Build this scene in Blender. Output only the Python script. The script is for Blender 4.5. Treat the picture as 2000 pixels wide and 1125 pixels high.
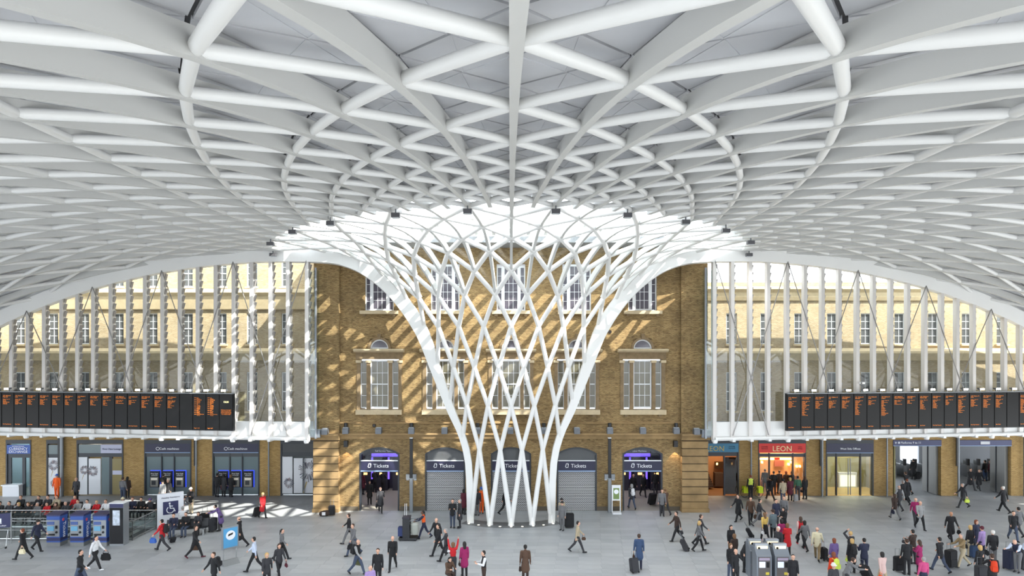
import bpy, bmesh, math, random
import numpy as np
from mathutils import Vector, Matrix
random.seed(7); rng = np.random.RandomState(7)
for o in list(bpy.data.objects): bpy.data.objects.remove(o)
scene = bpy.context.scene
col = scene.collection
PI = math.pi
# ------------------------------------------------------------------ camera
F, HOR, PPX, CX, H = 1200.0, 682.4, 995.35, -0.094, 11.1
cam_d = bpy.data.cameras.new('camera'); cam = bpy.data.objects.new('camera', cam_d); col.objects.link(cam)
cam_d.sensor_width = 36; cam_d.lens = F / 2000 * 36
cam_d.shift_x = (1000 - PPX) / 2000; cam_d.shift_y = (HOR - 562.5) / 2000
cam_d.clip_start = 0.05; cam_d.clip_end = 2000
cam.location = (CX, 0, H); cam.rotation_euler = (PI / 2, 0, 0)
scene.camera = cam
# ------------------------------------------------------------------ sky, sun, exposure
w = bpy.data.worlds.new('sky'); scene.world = w; w.use_nodes = True
bg = w.node_tree.nodes['Background']; bg.inputs[0].default_value = (0.86, 0.93, 1.0, 1); bg.inputs[1].default_value = 3.1
sd = bpy.data.lights.new('sun', 'SUN'); sun = bpy.data.objects.new('sun', sd); col.objects.link(sun)
sd.energy = 8.8; sd.angle = math.radians(0.55); sd.color = (1.0, 0.95, 0.86)
SUN = Vector((-0.62, 0.43, -0.656)).normalized()
sun.rotation_euler = SUN.to_track_quat('-Z', 'Y').to_euler(); sun.location = (40, -30, 60)
vs = scene.view_settings
vs.view_transform = 'Standard'; vs.look = 'None'; vs.gamma = 1; vs.use_curve_mapping = False; vs.exposure = 0.72

def P(px, py, Y): return Vector((CX + (px - PPX) * Y / F, Y, H - (py - HOR) * Y / F))
def G(px, py): Y = F * H / (py - HOR); return Vector((CX + (px - PPX) * Y / F, Y, 0))
def XX(px, Y): return CX + (px - PPX) * Y / F
def ZZ(py, Y): return H - (py - HOR) * Y / F

# ------------------------------------------------------------------ materials
def lin(c):
    if isinstance(c, str): c = tuple(int(c[i:i + 2], 16) for i in (0, 2, 4))
    return tuple(((v / 255) / 12.92 if v / 255 <= 0.04045 else ((v / 255 + 0.055) / 1.055) ** 2.4) for v in c[:3]) + (1,)
_m = {}
def mat(name, c=(200, 200, 200), rough=0.6, metal=0.0, emit=0, noise=0, nscale=3.0, bump=0, spec=None):
    if name in _m: return _m[name]
    m = bpy.data.materials.new(name); m.use_nodes = True; _m[name] = m
    nt = m.node_tree; b = nt.nodes['Principled BSDF']; cc = lin(c)
    b.inputs['Base Color'].default_value = cc; b.inputs['Roughness'].default_value = rough; b.inputs['Metallic'].default_value = metal
    if spec is not None: b.inputs['Specular IOR Level'].default_value = spec
    if emit: b.inputs['Emission Color'].default_value = cc; b.inputs['Emission Strength'].default_value = emit
    if noise or bump:
        tc = nt.nodes.new('ShaderNodeTexCoord'); n = nt.nodes.new('ShaderNodeTexNoise'); n.inputs['Scale'].default_value = nscale; n.inputs['Detail'].default_value = 5
        nt.links.new(tc.outputs['Object'], n.inputs['Vector'])
        if noise:
            r = nt.nodes.new('ShaderNodeValToRGB'); r.color_ramp.elements[0].position = 0.3; r.color_ramp.elements[1].position = 0.7
            r.color_ramp.elements[0].color = tuple(v * (1 - noise) for v in cc[:3]) + (1,); r.color_ramp.elements[1].color = tuple(min(1, v * (1 + noise)) for v in cc[:3]) + (1,)
            nt.links.new(n.outputs['Fac'], r.inputs['Fac']); nt.links.new(r.outputs['Color'], b.inputs['Base Color'])
        if bump:
            bp = nt.nodes.new('ShaderNodeBump'); bp.inputs['Strength'].default_value = bump; nt.links.new(n.outputs['Fac'], bp.inputs['Height']); nt.links.new(bp.outputs['Normal'], b.inputs['Normal'])
    return m
def glass(name, tint=(235, 245, 245), refl=0.08):
    if name in _m: return _m[name]
    m = bpy.data.materials.new(name); m.use_nodes = True; _m[name] = m; nt = m.node_tree
    for n in list(nt.nodes): nt.nodes.remove(n)
    out = nt.nodes.new('ShaderNodeOutputMaterial'); t = nt.nodes.new('ShaderNodeBsdfTransparent'); g = nt.nodes.new('ShaderNodeBsdfGlossy'); mx = nt.nodes.new('ShaderNodeMixShader')
    t.inputs[0].default_value = lin(tint); g.inputs['Roughness'].default_value = 0.02; mx.inputs[0].default_value = refl
    nt.links.new(t.outputs[0], mx.inputs[1]); nt.links.new(g.outputs[0], mx.inputs[2]); nt.links.new(mx.outputs[0], out.inputs[0])
    return m
def brick(name, c1, c2, mortar, dark=0.35, scale=1.0, stain=0.5):
    """stock brick, real brick size, vertical walls facing -Y or +-X (object coords: X+Y along, Z up)"""
    if name in _m: return _m[name]
    m = bpy.data.materials.new(name); m.use_nodes = True; _m[name] = m; nt = m.node_tree; N = nt.nodes; L = nt.links; b = N['Principled BSDF']
    g = N.new('ShaderNodeNewGeometry'); sp = N.new('ShaderNodeSeparateXYZ'); L.new(g.outputs['Position'], sp.inputs[0])
    ad = N.new('ShaderNodeMath'); ad.operation = 'ADD'; L.new(sp.outputs[0], ad.inputs[0]); L.new(sp.outputs[1], ad.inputs[1])
    cb = N.new('ShaderNodeCombineXYZ'); L.new(ad.outputs[0], cb.inputs[0]); L.new(sp.outputs[2], cb.inputs[1])
    br = N.new('ShaderNodeTexBrick'); L.new(cb.outputs[0], br.inputs['Vector'])
    br.inputs['Scale'].default_value = 1.0 / scale; br.inputs['Brick Width'].default_value = 0.23; br.inputs['Row Height'].default_value = 0.078; br.inputs['Mortar Size'].default_value = 0.008
    br.inputs['Color1'].default_value = lin(c1); br.inputs['Color2'].default_value = lin(c2); br.inputs['Mortar'].default_value = lin(mortar); br.inputs['Bias'].default_value = -0.1
    n1 = N.new('ShaderNodeTexNoise'); n1.inputs['Scale'].default_value = 0.45; n1.inputs['Detail'].default_value = 8; n1.inputs['Roughness'].default_value = 0.65; L.new(cb.outputs[0], n1.inputs['Vector'])
    r1 = N.new('ShaderNodeValToRGB'); r1.color_ramp.elements[0].position = 0.32; r1.color_ramp.elements[1].position = 0.68
    v0 = 1 - stain; r1.color_ramp.elements[0].color = (v0, v0 * 0.96, v0 * 0.9, 1); r1.color_ramp.elements[1].color = (1.08, 1.03, 0.95, 1); L.new(n1.outputs['Fac'], r1.inputs['Fac'])
    mp = N.new('ShaderNodeMapping'); mp.inputs['Scale'].default_value = (4.35, 12.8, 1); L.new(cb.outputs[0], mp.inputs['Vector'])
    wn = N.new('ShaderNodeTexNoise'); wn.inputs['Scale'].default_value = 1.0; wn.inputs['Detail'].default_value = 2; L.new(mp.outputs[0], wn.inputs['Vector'])
    r2 = N.new('ShaderNodeValToRGB'); r2.color_ramp.elements[0].position = 0.36; r2.color_ramp.elements[1].position = 0.46; d = 1 - dark
    r2.color_ramp.elements[0].color = (d, d, d, 1); r2.color_ramp.elements[1].color = (1, 1, 1, 1); L.new(wn.outputs['Fac'], r2.inputs['Fac'])
    m1 = N.new('ShaderNodeMix'); m1.data_type = 'RGBA'; m1.blend_type = 'MULTIPLY'; m1.inputs[0].default_value = 1; L.new(br.outputs['Color'], m1.inputs[6]); L.new(r1.outputs[0], m1.inputs[7])
    m2 = N.new('ShaderNodeMix'); m2.data_type = 'RGBA'; m2.blend_type = 'MULTIPLY'; m2.inputs[0].default_value = 1; L.new(m1.outputs[2], m2.inputs[6]); L.new(r2.outputs[0], m2.inputs[7])
    L.new(m2.outputs[2], b.inputs['Base Color']); b.inputs['Roughness'].default_value = 0.9
    bp = N.new('ShaderNodeBump'); bp.inputs['Strength'].default_value = 0.35; bp.inputs['Distance'].default_value = 0.01; L.new(br.outputs['Fac'], bp.inputs['Height']); bp.invert = True; L.new(bp.outputs[0], b.inputs['Normal'])
    return m
STEEL = mat('white_painted_steel', (234, 234, 232), 0.36)
RIBM = mat('pale_grey_rib_paint', (204, 204, 201), 0.45)
PANEL = mat('perforated_roof_panel', (205, 206, 210), 0.55, noise=0.03, nscale=1.5)
SKYGLASS = glass('skylight_glass', (250, 252, 252), 0.04)
CLEAR = glass('clear_glass', (240, 246, 246), 0.07)

# ------------------------------------------------------------------ mesh helpers
class MB:
    def __init__(s): s.v = []; s.f = []; s.mi = []
    def add(s, vs, fs, mi=0):
        o = len(s.v); s.v += [tuple(v) for v in vs]; s.f += [tuple(i + o for i in f) for f in fs]; s.mi += [mi] * len(fs); return s
    def box(s, x0, x1, y0, y1, z0, z1, mi=0, M=None):
        vs = [Vector((x, y, z)) for z in (z0, z1) for y in (y0, y1) for x in (x0, x1)]
        if M is not None: vs = [M @ v for v in vs]
        return s.add(vs, [(0, 2, 3, 1), (4, 5, 7, 6), (0, 1, 5, 4), (1, 3, 7, 5), (3, 2, 6, 7), (2, 0, 4, 6)], mi)
    def tube(s, pts, r, n=8, mi=0, caps=True):
        pts = [Vector(p) for p in pts]; rs = r if isinstance(r, (list, tuple)) else [r] * len(pts)
        rings = []; ref = None
        for i, p in enumerate(pts):
            t = ((pts[i] - pts[i - 1]).normalized() if i else Vector((0, 0, 0))) + ((pts[i + 1] - pts[i]).normalized() if i < len(pts) - 1 else Vector((0, 0, 0)))
            t = t.normalized() if t.length > 1e-9 else Vector((0, 0, 1))
            if ref is None: ref = Vector((0, 0, 1)) if abs(t.z) < 0.9 else Vector((1, 0, 0))
            a = (ref - t * ref.dot(t)).normalized(); b = t.cross(a); ref = a
            rings.append([p + (a * math.cos(2 * PI * k / n) + b * math.sin(2 * PI * k / n)) * rs[i] for k in range(n)])
        vs = [v for r_ in rings for v in r_]
        fs = [(i * n + k, i * n + (k + 1) % n, (i + 1) * n + (k + 1) % n, (i + 1) * n + k) for i in range(len(pts) - 1) for k in range(n)]
        if caps: fs += [tuple(range(n))[::-1], tuple((len(pts) - 1) * n + k for k in range(n))]
        return s.add(vs, fs, mi)
    def sweep(s, secs, mi=0):
        """secs: list of closed rings (same length)"""
        n = len(secs[0]); vs = [v for r_ in secs for v in r_]
        fs = [(i * n + k, i * n + (k + 1) % n, (i + 1) * n + (k + 1) % n, (i + 1) * n + k) for i in range(len(secs) - 1) for k in range(n)]
        fs += [tuple(range(n))[::-1], tuple((len(secs) - 1) * n + k for k in range(n))]
        return s.add(vs, fs, mi)
    def prism(s, poly, d, mi=0):
        """poly: list of 3D points; extruded by vector d"""
        n = len(poly); d = Vector(d); vs = [Vector(p) for p in poly] + [Vector(p) + d for p in poly]
        return s.add(vs, [tuple(range(n)), tuple(range(2 * n - 1, n - 1, -1))] + [(k, n + k, n + (k + 1) % n, (k + 1) % n) for k in range(n)], mi)
    def lathe(s, prof, n=12, c=(0, 0, 0), mi=0):
        vs = [(c[0] + r * math.cos(2 * PI * k / n), c[1] + r * math.sin(2 * PI * k / n), c[2] + z) for r, z in prof for k in range(n)]
        fs = [(i * n + k, i * n + (k + 1) % n, (i + 1) * n + (k + 1) % n, (i + 1) * n + k) for i in range(len(prof) - 1) for k in range(n)]
        fs += [tuple(range(n))[::-1], tuple((len(prof) - 1) * n + k for k in range(n))]
        return s.add(vs, fs, mi)
    def build(s, name, mats, parent=None, smooth=False):
        me = bpy.data.meshes.new(name); me.from_pydata(s.v, [], s.f)
        if not isinstance(mats, (list, tuple)): mats = [mats]
        for m in mats: me.materials.append(m)
        if len(mats) > 1: me.polygons.foreach_set('material_index', s.mi)
        bm = bmesh.new(); bm.from_mesh(me); bmesh.ops.recalc_face_normals(bm, faces=bm.faces); bm.to_mesh(me); bm.free()
        if smooth:
            me.polygons.foreach_set('use_smooth', [True] * len(me.polygons)); me.set_sharp_from_angle(angle=math.radians(40))
        return link(name, me, parent)
def link(name, me, parent=None, loc=None, rz=0):
    o = bpy.data.objects.new(name, me); col.objects.link(o)
    if parent is not None: o.parent = parent
    if loc is not None: o.location = loc
    if rz: o.rotation_euler.z = rz
    return o
def tag(o, label=None, cat=None, group=None, kind=None):
    if label: o['label'] = label
    if cat: o['category'] = cat
    if group: o['group'] = group
    if kind: o['kind'] = kind
    return o
def empty(name, loc=(0, 0, 0), rz=0, label=None, cat=None, group=None, kind=None):
    o = bpy.data.objects.new(name, None); col.objects.link(o); o.location = loc; o.rotation_euler.z = rz; o.empty_display_size = 0.1
    return tag(o, label, cat, group, kind)
def part(name, m, parent, x0, x1, y0, y1, z0, z1): return MB().box(x0, x1, y0, y1, z0, z1).build(name, m, parent)
def copy_tree(o, parent=None):
    c = o.copy(); col.objects.link(c); c.parent = parent
    for ch in list(o.children): copy_tree(ch, c)
    return c

# ================================================================== THE ROOF SHELL (surface of revolution, trimmed by the edge beam)
DC, DL = 44.137, math.radians(3.578)
RR = [49.0, 45.3, 41.9, 38.75, 35.891, 33.199, 30.721, 28.497, 26.506, 24.689, 23.047, 21.526, 20.098, 18.808, 17.58, 16.613, 15.735, 13.692, 12.078, 10.832, 9.835, 8.685, 7.658, 6.789, 6.246, 5.852, 5.49, 5.401]
RZ = [10.6, 12.1, 13.4, 14.45, 15.27, 15.928, 16.432, 16.815, 17.083, 17.302, 17.443, 17.568, 17.655, 17.727, 17.788, 17.8, 17.79, 17.725, 17.58, 17.189, 16.619, 15.642, 14.36, 12.516, 9.96, 7.566, 4.75, 0.0]
J0 = -4                      # first row index
def cub(a, t):
    i = max(0, min(len(a) - 2, int(math.floor(t)))); u = t - i
    p0 = a[max(0, i - 1)]; p1 = a[i]; p2 = a[i + 1]; p3 = a[min(len(a) - 1, i + 2)]
    return p1 + 0.5 * u * (p2 - p0 + u * (2 * p0 - 5 * p1 + 4 * p2 - p3 + u * (3 * (p1 - p2) + p3 - p0)))
def drop(X): return 0.0045 * max(0.0, abs(X) - 18) ** 2
def S(j, th, off=0.0):
    t = j - J0; r, z = cub(RR, t), cub(RZ, t); e = 0.02
    tr, tz = cub(RR, min(t + e, len(RR) - 1)) - cub(RR, max(0, t - e)), cub(RZ, min(t + e, len(RR) - 1)) - cub(RZ, max(0, t - e))
    l = math.hypot(tr, tz); tr /= l; tz /= l
    r2, z2 = r + tz * off, z - tr * off
    X = r2 * math.sin(th)
    return Vector((X, DC - r2 * math.cos(th), z2 - drop(X)))
EX = [(0, 39.3), (2.6, 39.35), (4, 39.8), (5.7, 40.4), (7, 40.8), (12.5, 41.0), (45, 44.7)]
def edge_y(X):
    X = abs(X)
    for (a, b), (c, d) in zip(EX, EX[1:]):
        if X <= c: return b + (d - b) * (X - a) / (c - a)
    return EX[-1][1]
def inside(p): return edge_y(p.x) - p.y
def clip_line(pts):
    out = []
    for a, b in zip(pts, pts[1:]):
        ia, ib = inside(a), inside(b)
        if ia >= -0.02 and ib >= -0.02:
            if not out: out.append(a)
            out.append(b)
        elif ia > 0: 
            if not out: out.append(a)
            out.append(a.lerp(b, ia / (ia - ib))); break
        elif ib > 0: out = [a.lerp(b, ia / (ia - ib)), b]
    return out
def clip_poly(pts):
    out = []
    for i in range(len(pts)):
        a, b = pts[i], pts[(i + 1) % len(pts)]; ia, ib = inside(a), inside(b)
        if ia >= 0: out.append(a)
        if ia * ib < 0: out.append(a.lerp(b, ia / (ia - ib)))
    return out
ceiling = empty('ceiling', (0, DC, 0), kind='structure', label='white steel diagrid roof shell sweeping over the concourse'); 
column = empty('funnel_column', (0, DC, 0), label='white steel lattice funnel rising from five feet to the roof', cat='column')
def child(o, par):
    o.parent = par; o.matrix_parent_inverse = Matrix.Translation(par.location).inverted(); return o
K = 26
# radial ribs
for k in range(-K, K + 1):
    th = k * DL
    kl = k // 2 if k % 2 == 0 else None
    jend = 12.0 if k % 2 else (17.0 if kl % 2 == 0 else 18.0)
    n = int((jend - J0) * 2); js = [J0 + (jend - J0) * i / n for i in range(n + 1)]
    t = Vector((math.cos(th), math.sin(th), 0)); secs = []; prev = None
    for j in js:
        a = S(j, th)
        if inside(a) < 0:
            if secs or j > 6: break
            continue
        dn = (S(j, th, 0.5) - a).normalized()
        hw, d0, d1 = (0.1, -0.14, 0.27) if j <= 12 else (0.075, -0.11, 0.22)
        secs.append([a + t * hw + dn * d0, a - t * hw + dn * d0, a - t * hw + dn * d1, a + t * hw + dn * d1])
    if len(secs) > 2: child(MB().sweep(secs).build('radial_rib', RIBM, None), ceiling)
# diagonal tubes of the roof and of the funnel
for s in (1, -1):
    for k0 in range(-K - 14, K + 15):
        if k0 % 2: continue
        pts = [S(j, (k0 + s * j) * DL) for j in range(J0, 13) if abs(k0 + s * j) <= K + 1]
        pts = clip_line(pts) if len(pts) > 1 else []
        if len(pts) > 1 and sum((b - a).length for a, b in zip(pts, pts[1:])) > 0.6: child(MB().tube(pts, 0.118, 12).build('diagonal_tube', STEEL, None, True), ceiling)
    for k1 in range(-80, 81, 4):          # row 13 carries nodes at k = 0 mod 4
        pts = [S(j, (k1 + 2 * s * (j - 13)) * DL) for j in range(12, 24)]
        ok = [abs(k1 + 2 * s * (j - 13)) <= K + 1 for j in range(12, 24)]
        run = [p for p, o_ in zip(pts, ok) if o_]
        run = clip_line(run) if len(run) > 1 else []
        if len(run) > 1 and sum((b - a).length for a, b in zip(run, run[1:])) > 0.6:
            rad = [0.142 if p.z > 3 else 0.165 for p in run]
            child(MB().tube(run, rad, 14).build('diagonal_tube', STEEL, None, True), column)
# ring tube closing the opaque roof around the skylight
# edge beams
def zr(r):
    for i in range(len(RR) - 1):
        if RR[i] >= r >= RR[i + 1]: return RZ[i] + (RZ[i + 1] - RZ[i]) * (RR[i] - r) / (RR[i] - RR[i + 1])
    return RZ[-1]
EDGE = []
for i in range(0, 60):
    j = 23 - i * 0.2
    if j < 13: break
    r, z = cub(RR, j - J0), cub(RZ, j - J0); X = 4.0
    for _ in range(40): X = 0.5 * X + 0.5 * math.sqrt(max(0.5, r * r - (DC - edge_y(X)) ** 2))
    EDGE.append(Vector((X, edge_y(X), z)))
X = EDGE[-1].x
while X < 44:
    X += 0.7; y = edge_y(X); EDGE.append(Vector((X, y, zr(math.hypot(X, DC - y)) - drop(X))))
def edge_beam(sg):
    secs = []
    for i, p in enumerate(EDGE):
        a = EDGE[max(0, i - 2)]; b = EDGE[min(len(EDGE) - 1, i + 2)]; t = (b - a); t.y = 0; t.normalize()
        nrm = Vector((t.z, 0, -t.x))            # outward / downward
        wd = 0.34 + 0.48 * min(1, max(0, (p.z - 6) / 7.0)); th = 0.17 + 0.06 * min(1, p.z / 12)
        up = 0.12
        q = [p - nrm * up + Vector((0, -th, 0)), p + nrm * wd * 0.94 + Vector((0, -th * 0.2, 0)), p + nrm * wd + Vector((0, th * 1.4, 0)), p - nrm * up + Vector((0, th * 1.4, 0))]
        secs.append([Vector((sg * v.x, v.y, max(0.0, v.z))) for v in q])
    child(MB().sweep(secs).build('edge_beam', STEEL, None, True), column)
edge_beam(1); edge_beam(-1)
# upstand closing the roof build-up above the edge beam along the two wings
for sg in (1, -1):
    q = [p for p in EDGE if p.x > 12]
    secs = [[Vector((sg * p.x, p.y + dy, p.z + dz)) for dy, dz in ((0.0, -0.1), (0.12, -0.1), (0.12, 1.15), (0.0, 1.15))] for p in q]
    child(MB().sweep(secs).build('edge_upstand', STEEL, None), ceiling)
def EZ(X):
    X = abs(X)
    for a, b in zip(EDGE, EDGE[1:]):
        if a.x <= X <= b.x: return a.z + (b.z - a.z) * (X - a.x) / (b.x - a.x)
    return EDGE[-1].z
# feet
for k in (-8, -4, 0, 4, 8):
    p = S(23, k * DL); child(MB().lathe([(0.2, 0), (0.2, 0.05), (0.185, 0.07), (0.185, 0.45), (0.12, 0.6)], 16, (p.x, p.y, 0)).build('foot', STEEL, None, True), column)
# roof panels and skylight panes
def panels():
    tris = []
    for j in range(J0, 12):
        for k in range(-K - 1, K + 2):
            if (j + k) % 2: continue
            for d in (1, -1):
                if j + 2 <= 12: tris.append([(j, k), (j + 2, k), (j + 1, k + d)])
        # closing half triangles at the inner ring
    for k in range(-K - 1, K + 2):
        if k % 2 == 0: tris.append([(12, k), (11, k + 1), (12, k + 2)])
    polys = []
    for t in tris:
        if any(abs(k) > K + 1 for _, k in t): continue
        c = [S(j, k * DL, 0.4) for j, k in t]
        if all(inside(p) < 0.05 for p in c): continue
        polys.append((t, c))
    cp = Vector((CX, 0, H))
    def size(c):
        m = (c[0] + c[1] + c[2]) / 3; d = m - cp
        if d.y < 0.5 or abs(d.x / d.y) > 0.9 or d.z / d.y > 0.62: return 0
        return (c[1] - c[0]).cross(c[2] - c[0]).length / d.length_squared
    polys.sort(key=lambda tc: -size(tc[1]))
    stuff = MB(); deck = MB()
    for i, (t, c) in enumerate(polys):
        full = all(inside(p) > 0 for p in c)
        m = (c[0] + c[1] + c[2]) / 3
        n = (c[1] - c[0]).cross(c[2] - c[0]).normalized(); n = n if n.z > 0 else -n
        dk = clip_poly([S(j, k * DL, 0.7) for j, k in t])
        if len(dk) > 2: deck.add(dk, [tuple(range(len(dk)))])
        if not full:
            q = clip_poly(c)
            if len(q) > 2: stuff.prism(q, n * 0.05)
            continue
        q = [p + (m - p).normalized() * 0.07 for p in c]
        mb = MB() if i < 300 else stuff
        mb.prism(q, n * 0.05)
        if i < 300:
            mid = [(q[a] + q[(a + 1) % 3]) / 2 for a in range(3)]
            for a in range(3):
                p0, p1 = mid[a], mid[(a + 1) % 3]; dd = (p1 - p0).normalized(); sd_ = dd.cross(n) * 0.018
                mb.prism([p0 + sd_, p0 - sd_, p1 - sd_, p1 + sd_], -n * 0.012)
            child(mb.build('roof_panel', PANEL, None), ceiling)
    tag(child(stuff.build('roof_panels_beyond', PANEL, None), ceiling), kind='stuff')
    child(deck.build('light_stop_deck', mat('light_stop_deck', (190, 190, 192), 0.7), None), ceiling)  # extra layer added above the panels to stop light leaking through their gaps
    # skylight panes
    gl = []
    for k in range(-K - 1, K + 2):
        if k % 4 == 0:
            gl += [[(12, k), (13, k), (12, k + 2)], [(12, k), (13, k), (12, k - 2)], [(12, k + 2), (13, k), (14, k + 2)], [(12, k - 2), (13, k), (14, k - 2)]]
    for j in range(13, 17):
        for k in range(-K - 1, K + 2):
            if (j % 2 == 1 and k % 4 == 0) or (j % 2 == 0 and k % 4 == 2):
                for d in (2, -2):
                    if j + 2 <= 18: gl.append([(j, k), (j + 2, k), (j + 1, k + d)])
    for t in gl:
        if any(abs(k) > K + 1 for _, k in t): continue
        q = clip_poly([S(j, k * DL, 0.3) for j, k in t])
        if len(q) < 3: continue
        m = sum(q, Vector()) / len(q); q = [p + (m - p).normalized() * 0.04 for p in q]
        child(MB().add(q, [tuple(range(len(q)))]).build('skylight_pane', SKYGLASS, None), ceiling)
panels()
# flat glazed roof with rafters between the funnel mouth and the facade gutter
RW_ = 13.4; nb = 24; RZ_ = 18.55
for i in range(nb + 1):
    x = -RW_ + 2 * RW_ * i / nb
    child(MB().box(x - 0.11, x + 0.11, 34.5, 40.25, RZ_, RZ_ + 0.3).build('glazing_rafter', STEEL, None), ceiling)
    if i < nb: child(MB().box(x + 0.115, x + 2 * RW_ / nb - 0.115, 34.5, 40.2, RZ_ + 0.2, RZ_ + 0.215).build('roof_light_pane', SKYGLASS, None), ceiling)
for y in (34.5, 37.4): child(MB().box(-RW_, RW_, y - 0.09, y + 0.09, RZ_ - 0.12, RZ_).build('purlin', STEEL, None), ceiling)
#@@STRUCTURE
STONE = mat('pale_stone', (196, 178, 146), 0.8, noise=0.12, nscale=2.5)
SANDST = mat('brown_sandstone', (150, 124, 86), 0.9, noise=0.25, nscale=1.2, bump=0.3)
FRAMEW = mat('white_window_paint', (228, 230, 232), 0.45)
NAVY = mat('navy_sign', (34, 34, 62), 0.45)
DARKFRAME = mat('dark_grey_frame', (44, 48, 54), 0.45)
GREYMET = mat('grey_metal', (128, 132, 136), 0.4, 0.6)
WHITETXT = mat('white_lettering', (238, 240, 244), 0.5)
BRICKC = brick('stock_brick_central', (172, 148, 104), (140, 114, 76), (122, 106, 80), 0.38, 1.0, 0.42)
BRICKR = brick('stock_brick_range', (186, 172, 146), (170, 152, 122), (150, 138, 114), 0.2, 1.0, 0.22)
BRICKU = brick('stock_brick_ground_floor', (176, 148, 98), (156, 128, 80), (128, 108, 74), 0.18, 1.0, 0.2)
def txt(body, size, loc, parent, m, align='CENTER', rz=0, name='lettering', ext=0.006, sp=1.0):
    cu = bpy.data.curves.new('t', 'FONT'); cu.body = body; cu.size = size; cu.align_x = align; cu.extrude = ext; cu.resolution_u = 2; cu.space_line = sp
    t = bpy.data.objects.new('t', cu); col.objects.link(t)
    me = bpy.data.meshes.new_from_object(t.evaluated_get(bpy.context.evaluated_depsgraph_get())); bpy.data.objects.remove(t); bpy.data.curves.remove(cu)
    me.materials.clear(); me.materials.append(m)
    me.transform(Matrix.Rotation(PI / 2, 4, 'X')); o = link(name, me, parent); o.location = loc; o.rotation_euler.z = rz
    if size <= 0.2: o['kind'] = 'stuff'
    return o
class PB(MB):
    """boxes given in photograph pixels on a plane of known depth"""
    def rect(s, px0, px1, py0, py1, Y, y0, y1, mi=0): return s.box(XX(px0, Y), XX(px1, Y), y0, y1, ZZ(py1, Y), ZZ(py0, Y), mi)
def wall_open(x0, x1, z0, z1, y0, y1, ops):
    xs = sorted({x0, x1, *[v for o in ops for v in o[:2] if x0 < v < x1]}); zs = sorted({z0, z1, *[v for o in ops for v in o[2:] if z0 < v < z1]})
    mb = MB()
    for a, b in zip(xs, xs[1:]):
        run = None
        for c, d in zip(zs, zs[1:]):
            mx, mz = (a + b) / 2, (c + d) / 2
            solid = not any(o[0] < mx < o[1] and o[2] < mz < o[3] for o in ops)
            if solid: run = [run[0] if run else c, d]
            if run and (not solid or d == z1): mb.box(a, b, y0, y1, *run); run = None
    return mb
# ---------------------------------------------------------------- floor of paving slabs
PAVE = [mat('paving_%s' % n, c, 0.42, noise=0.06, nscale=1.1) for n, c in (('a', (168, 171, 174)), ('b', (162, 165, 168)), ('c', (172, 175, 177)))]
floor = empty('floor', (0, 38, 0), kind='structure', label='light grey stone paving of the concourse')
child(MB().box(-50, 62, -6, 75, -0.4, -0.012).build('floor_bed', mat('paving_joint', (154, 157, 160), 0.6), None), floor)
child(MB().box(-400, 400, -400, 400, -0.8, -0.42).build('road', mat('outer_pavement', (128, 128, 128), 0.9), None), floor)
slabm = []
for i in range(3):
    me = bpy.data.meshes.new('paving_slab'); mb = MB().box(-0.596, 0.596, -0.296, 0.296, -0.03, 0); me.from_pydata(mb.v, [], mb.f); me.materials.append(PAVE[i]); slabm.append(me)
rest = MB(); cnt = 0
for iy in range(0, 29):
    y = 29.6 + iy * 0.6
    xm = 0.86 * y + 2; n = int(2 * xm / 1.2) + 1
    for ix in range(n):
        x = -xm + ix * 1.2 + (0.6 if iy % 2 else 0); mi = rng.randint(3)
        if cnt < 300 and abs(x) < 0.87 * y:
            o = link('paving_slab', slabm[mi], None, (x, y, 0)); child(o, floor); cnt += 1
        else: rest.box(x - 0.596, x + 0.596, y - 0.296, y + 0.296, -0.03, 0, mi)
tag(child(rest.build('paving_slabs_beyond', PAVE, None), floor), kind='stuff')
# dark disc around the column feet, with recessed uplights
disc = MB(); pts = []
for i in range(49):
    a = -0.58 + 1.16 * i / 48; pts.append((5.95 * math.sin(a) * 0.98, DC - 6.0 * math.cos(a), 0.004))
for i in range(49):
    a = 0.6 - 1.2 * i / 48; pts.append((4.75 * math.sin(a), DC - 4.75 * math.cos(a), 0.004))
disc.prism(pts, (0, 0, -0.02)); child(disc.build('dark_paving_ring', mat('dark_granite', (112, 114, 116), 0.5, noise=0.08, nscale=6), None), floor)
UPL = mat('uplight_lens', (255, 240, 205), 0.3, emit=6)
for i in range(9):
    a = (-4 + i) * 2 * DL * 0.98; r = 5.72
    u = empty('recessed_uplight', (r * math.sin(a), DC - r * math.cos(a), 0.004), label='small round uplight glowing in the dark paving ring around the column feet', cat='floor light', group='uplights in the ring under the funnel')
    MB().lathe([(0.10, 0.0), (0.10, 0.012), (0.075, 0.014)], 12).build('rim', GREYMET, u); MB().lathe([(0.07, 0.012), (0.06, 0.018)], 12).build('lens', UPL, u)
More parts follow.
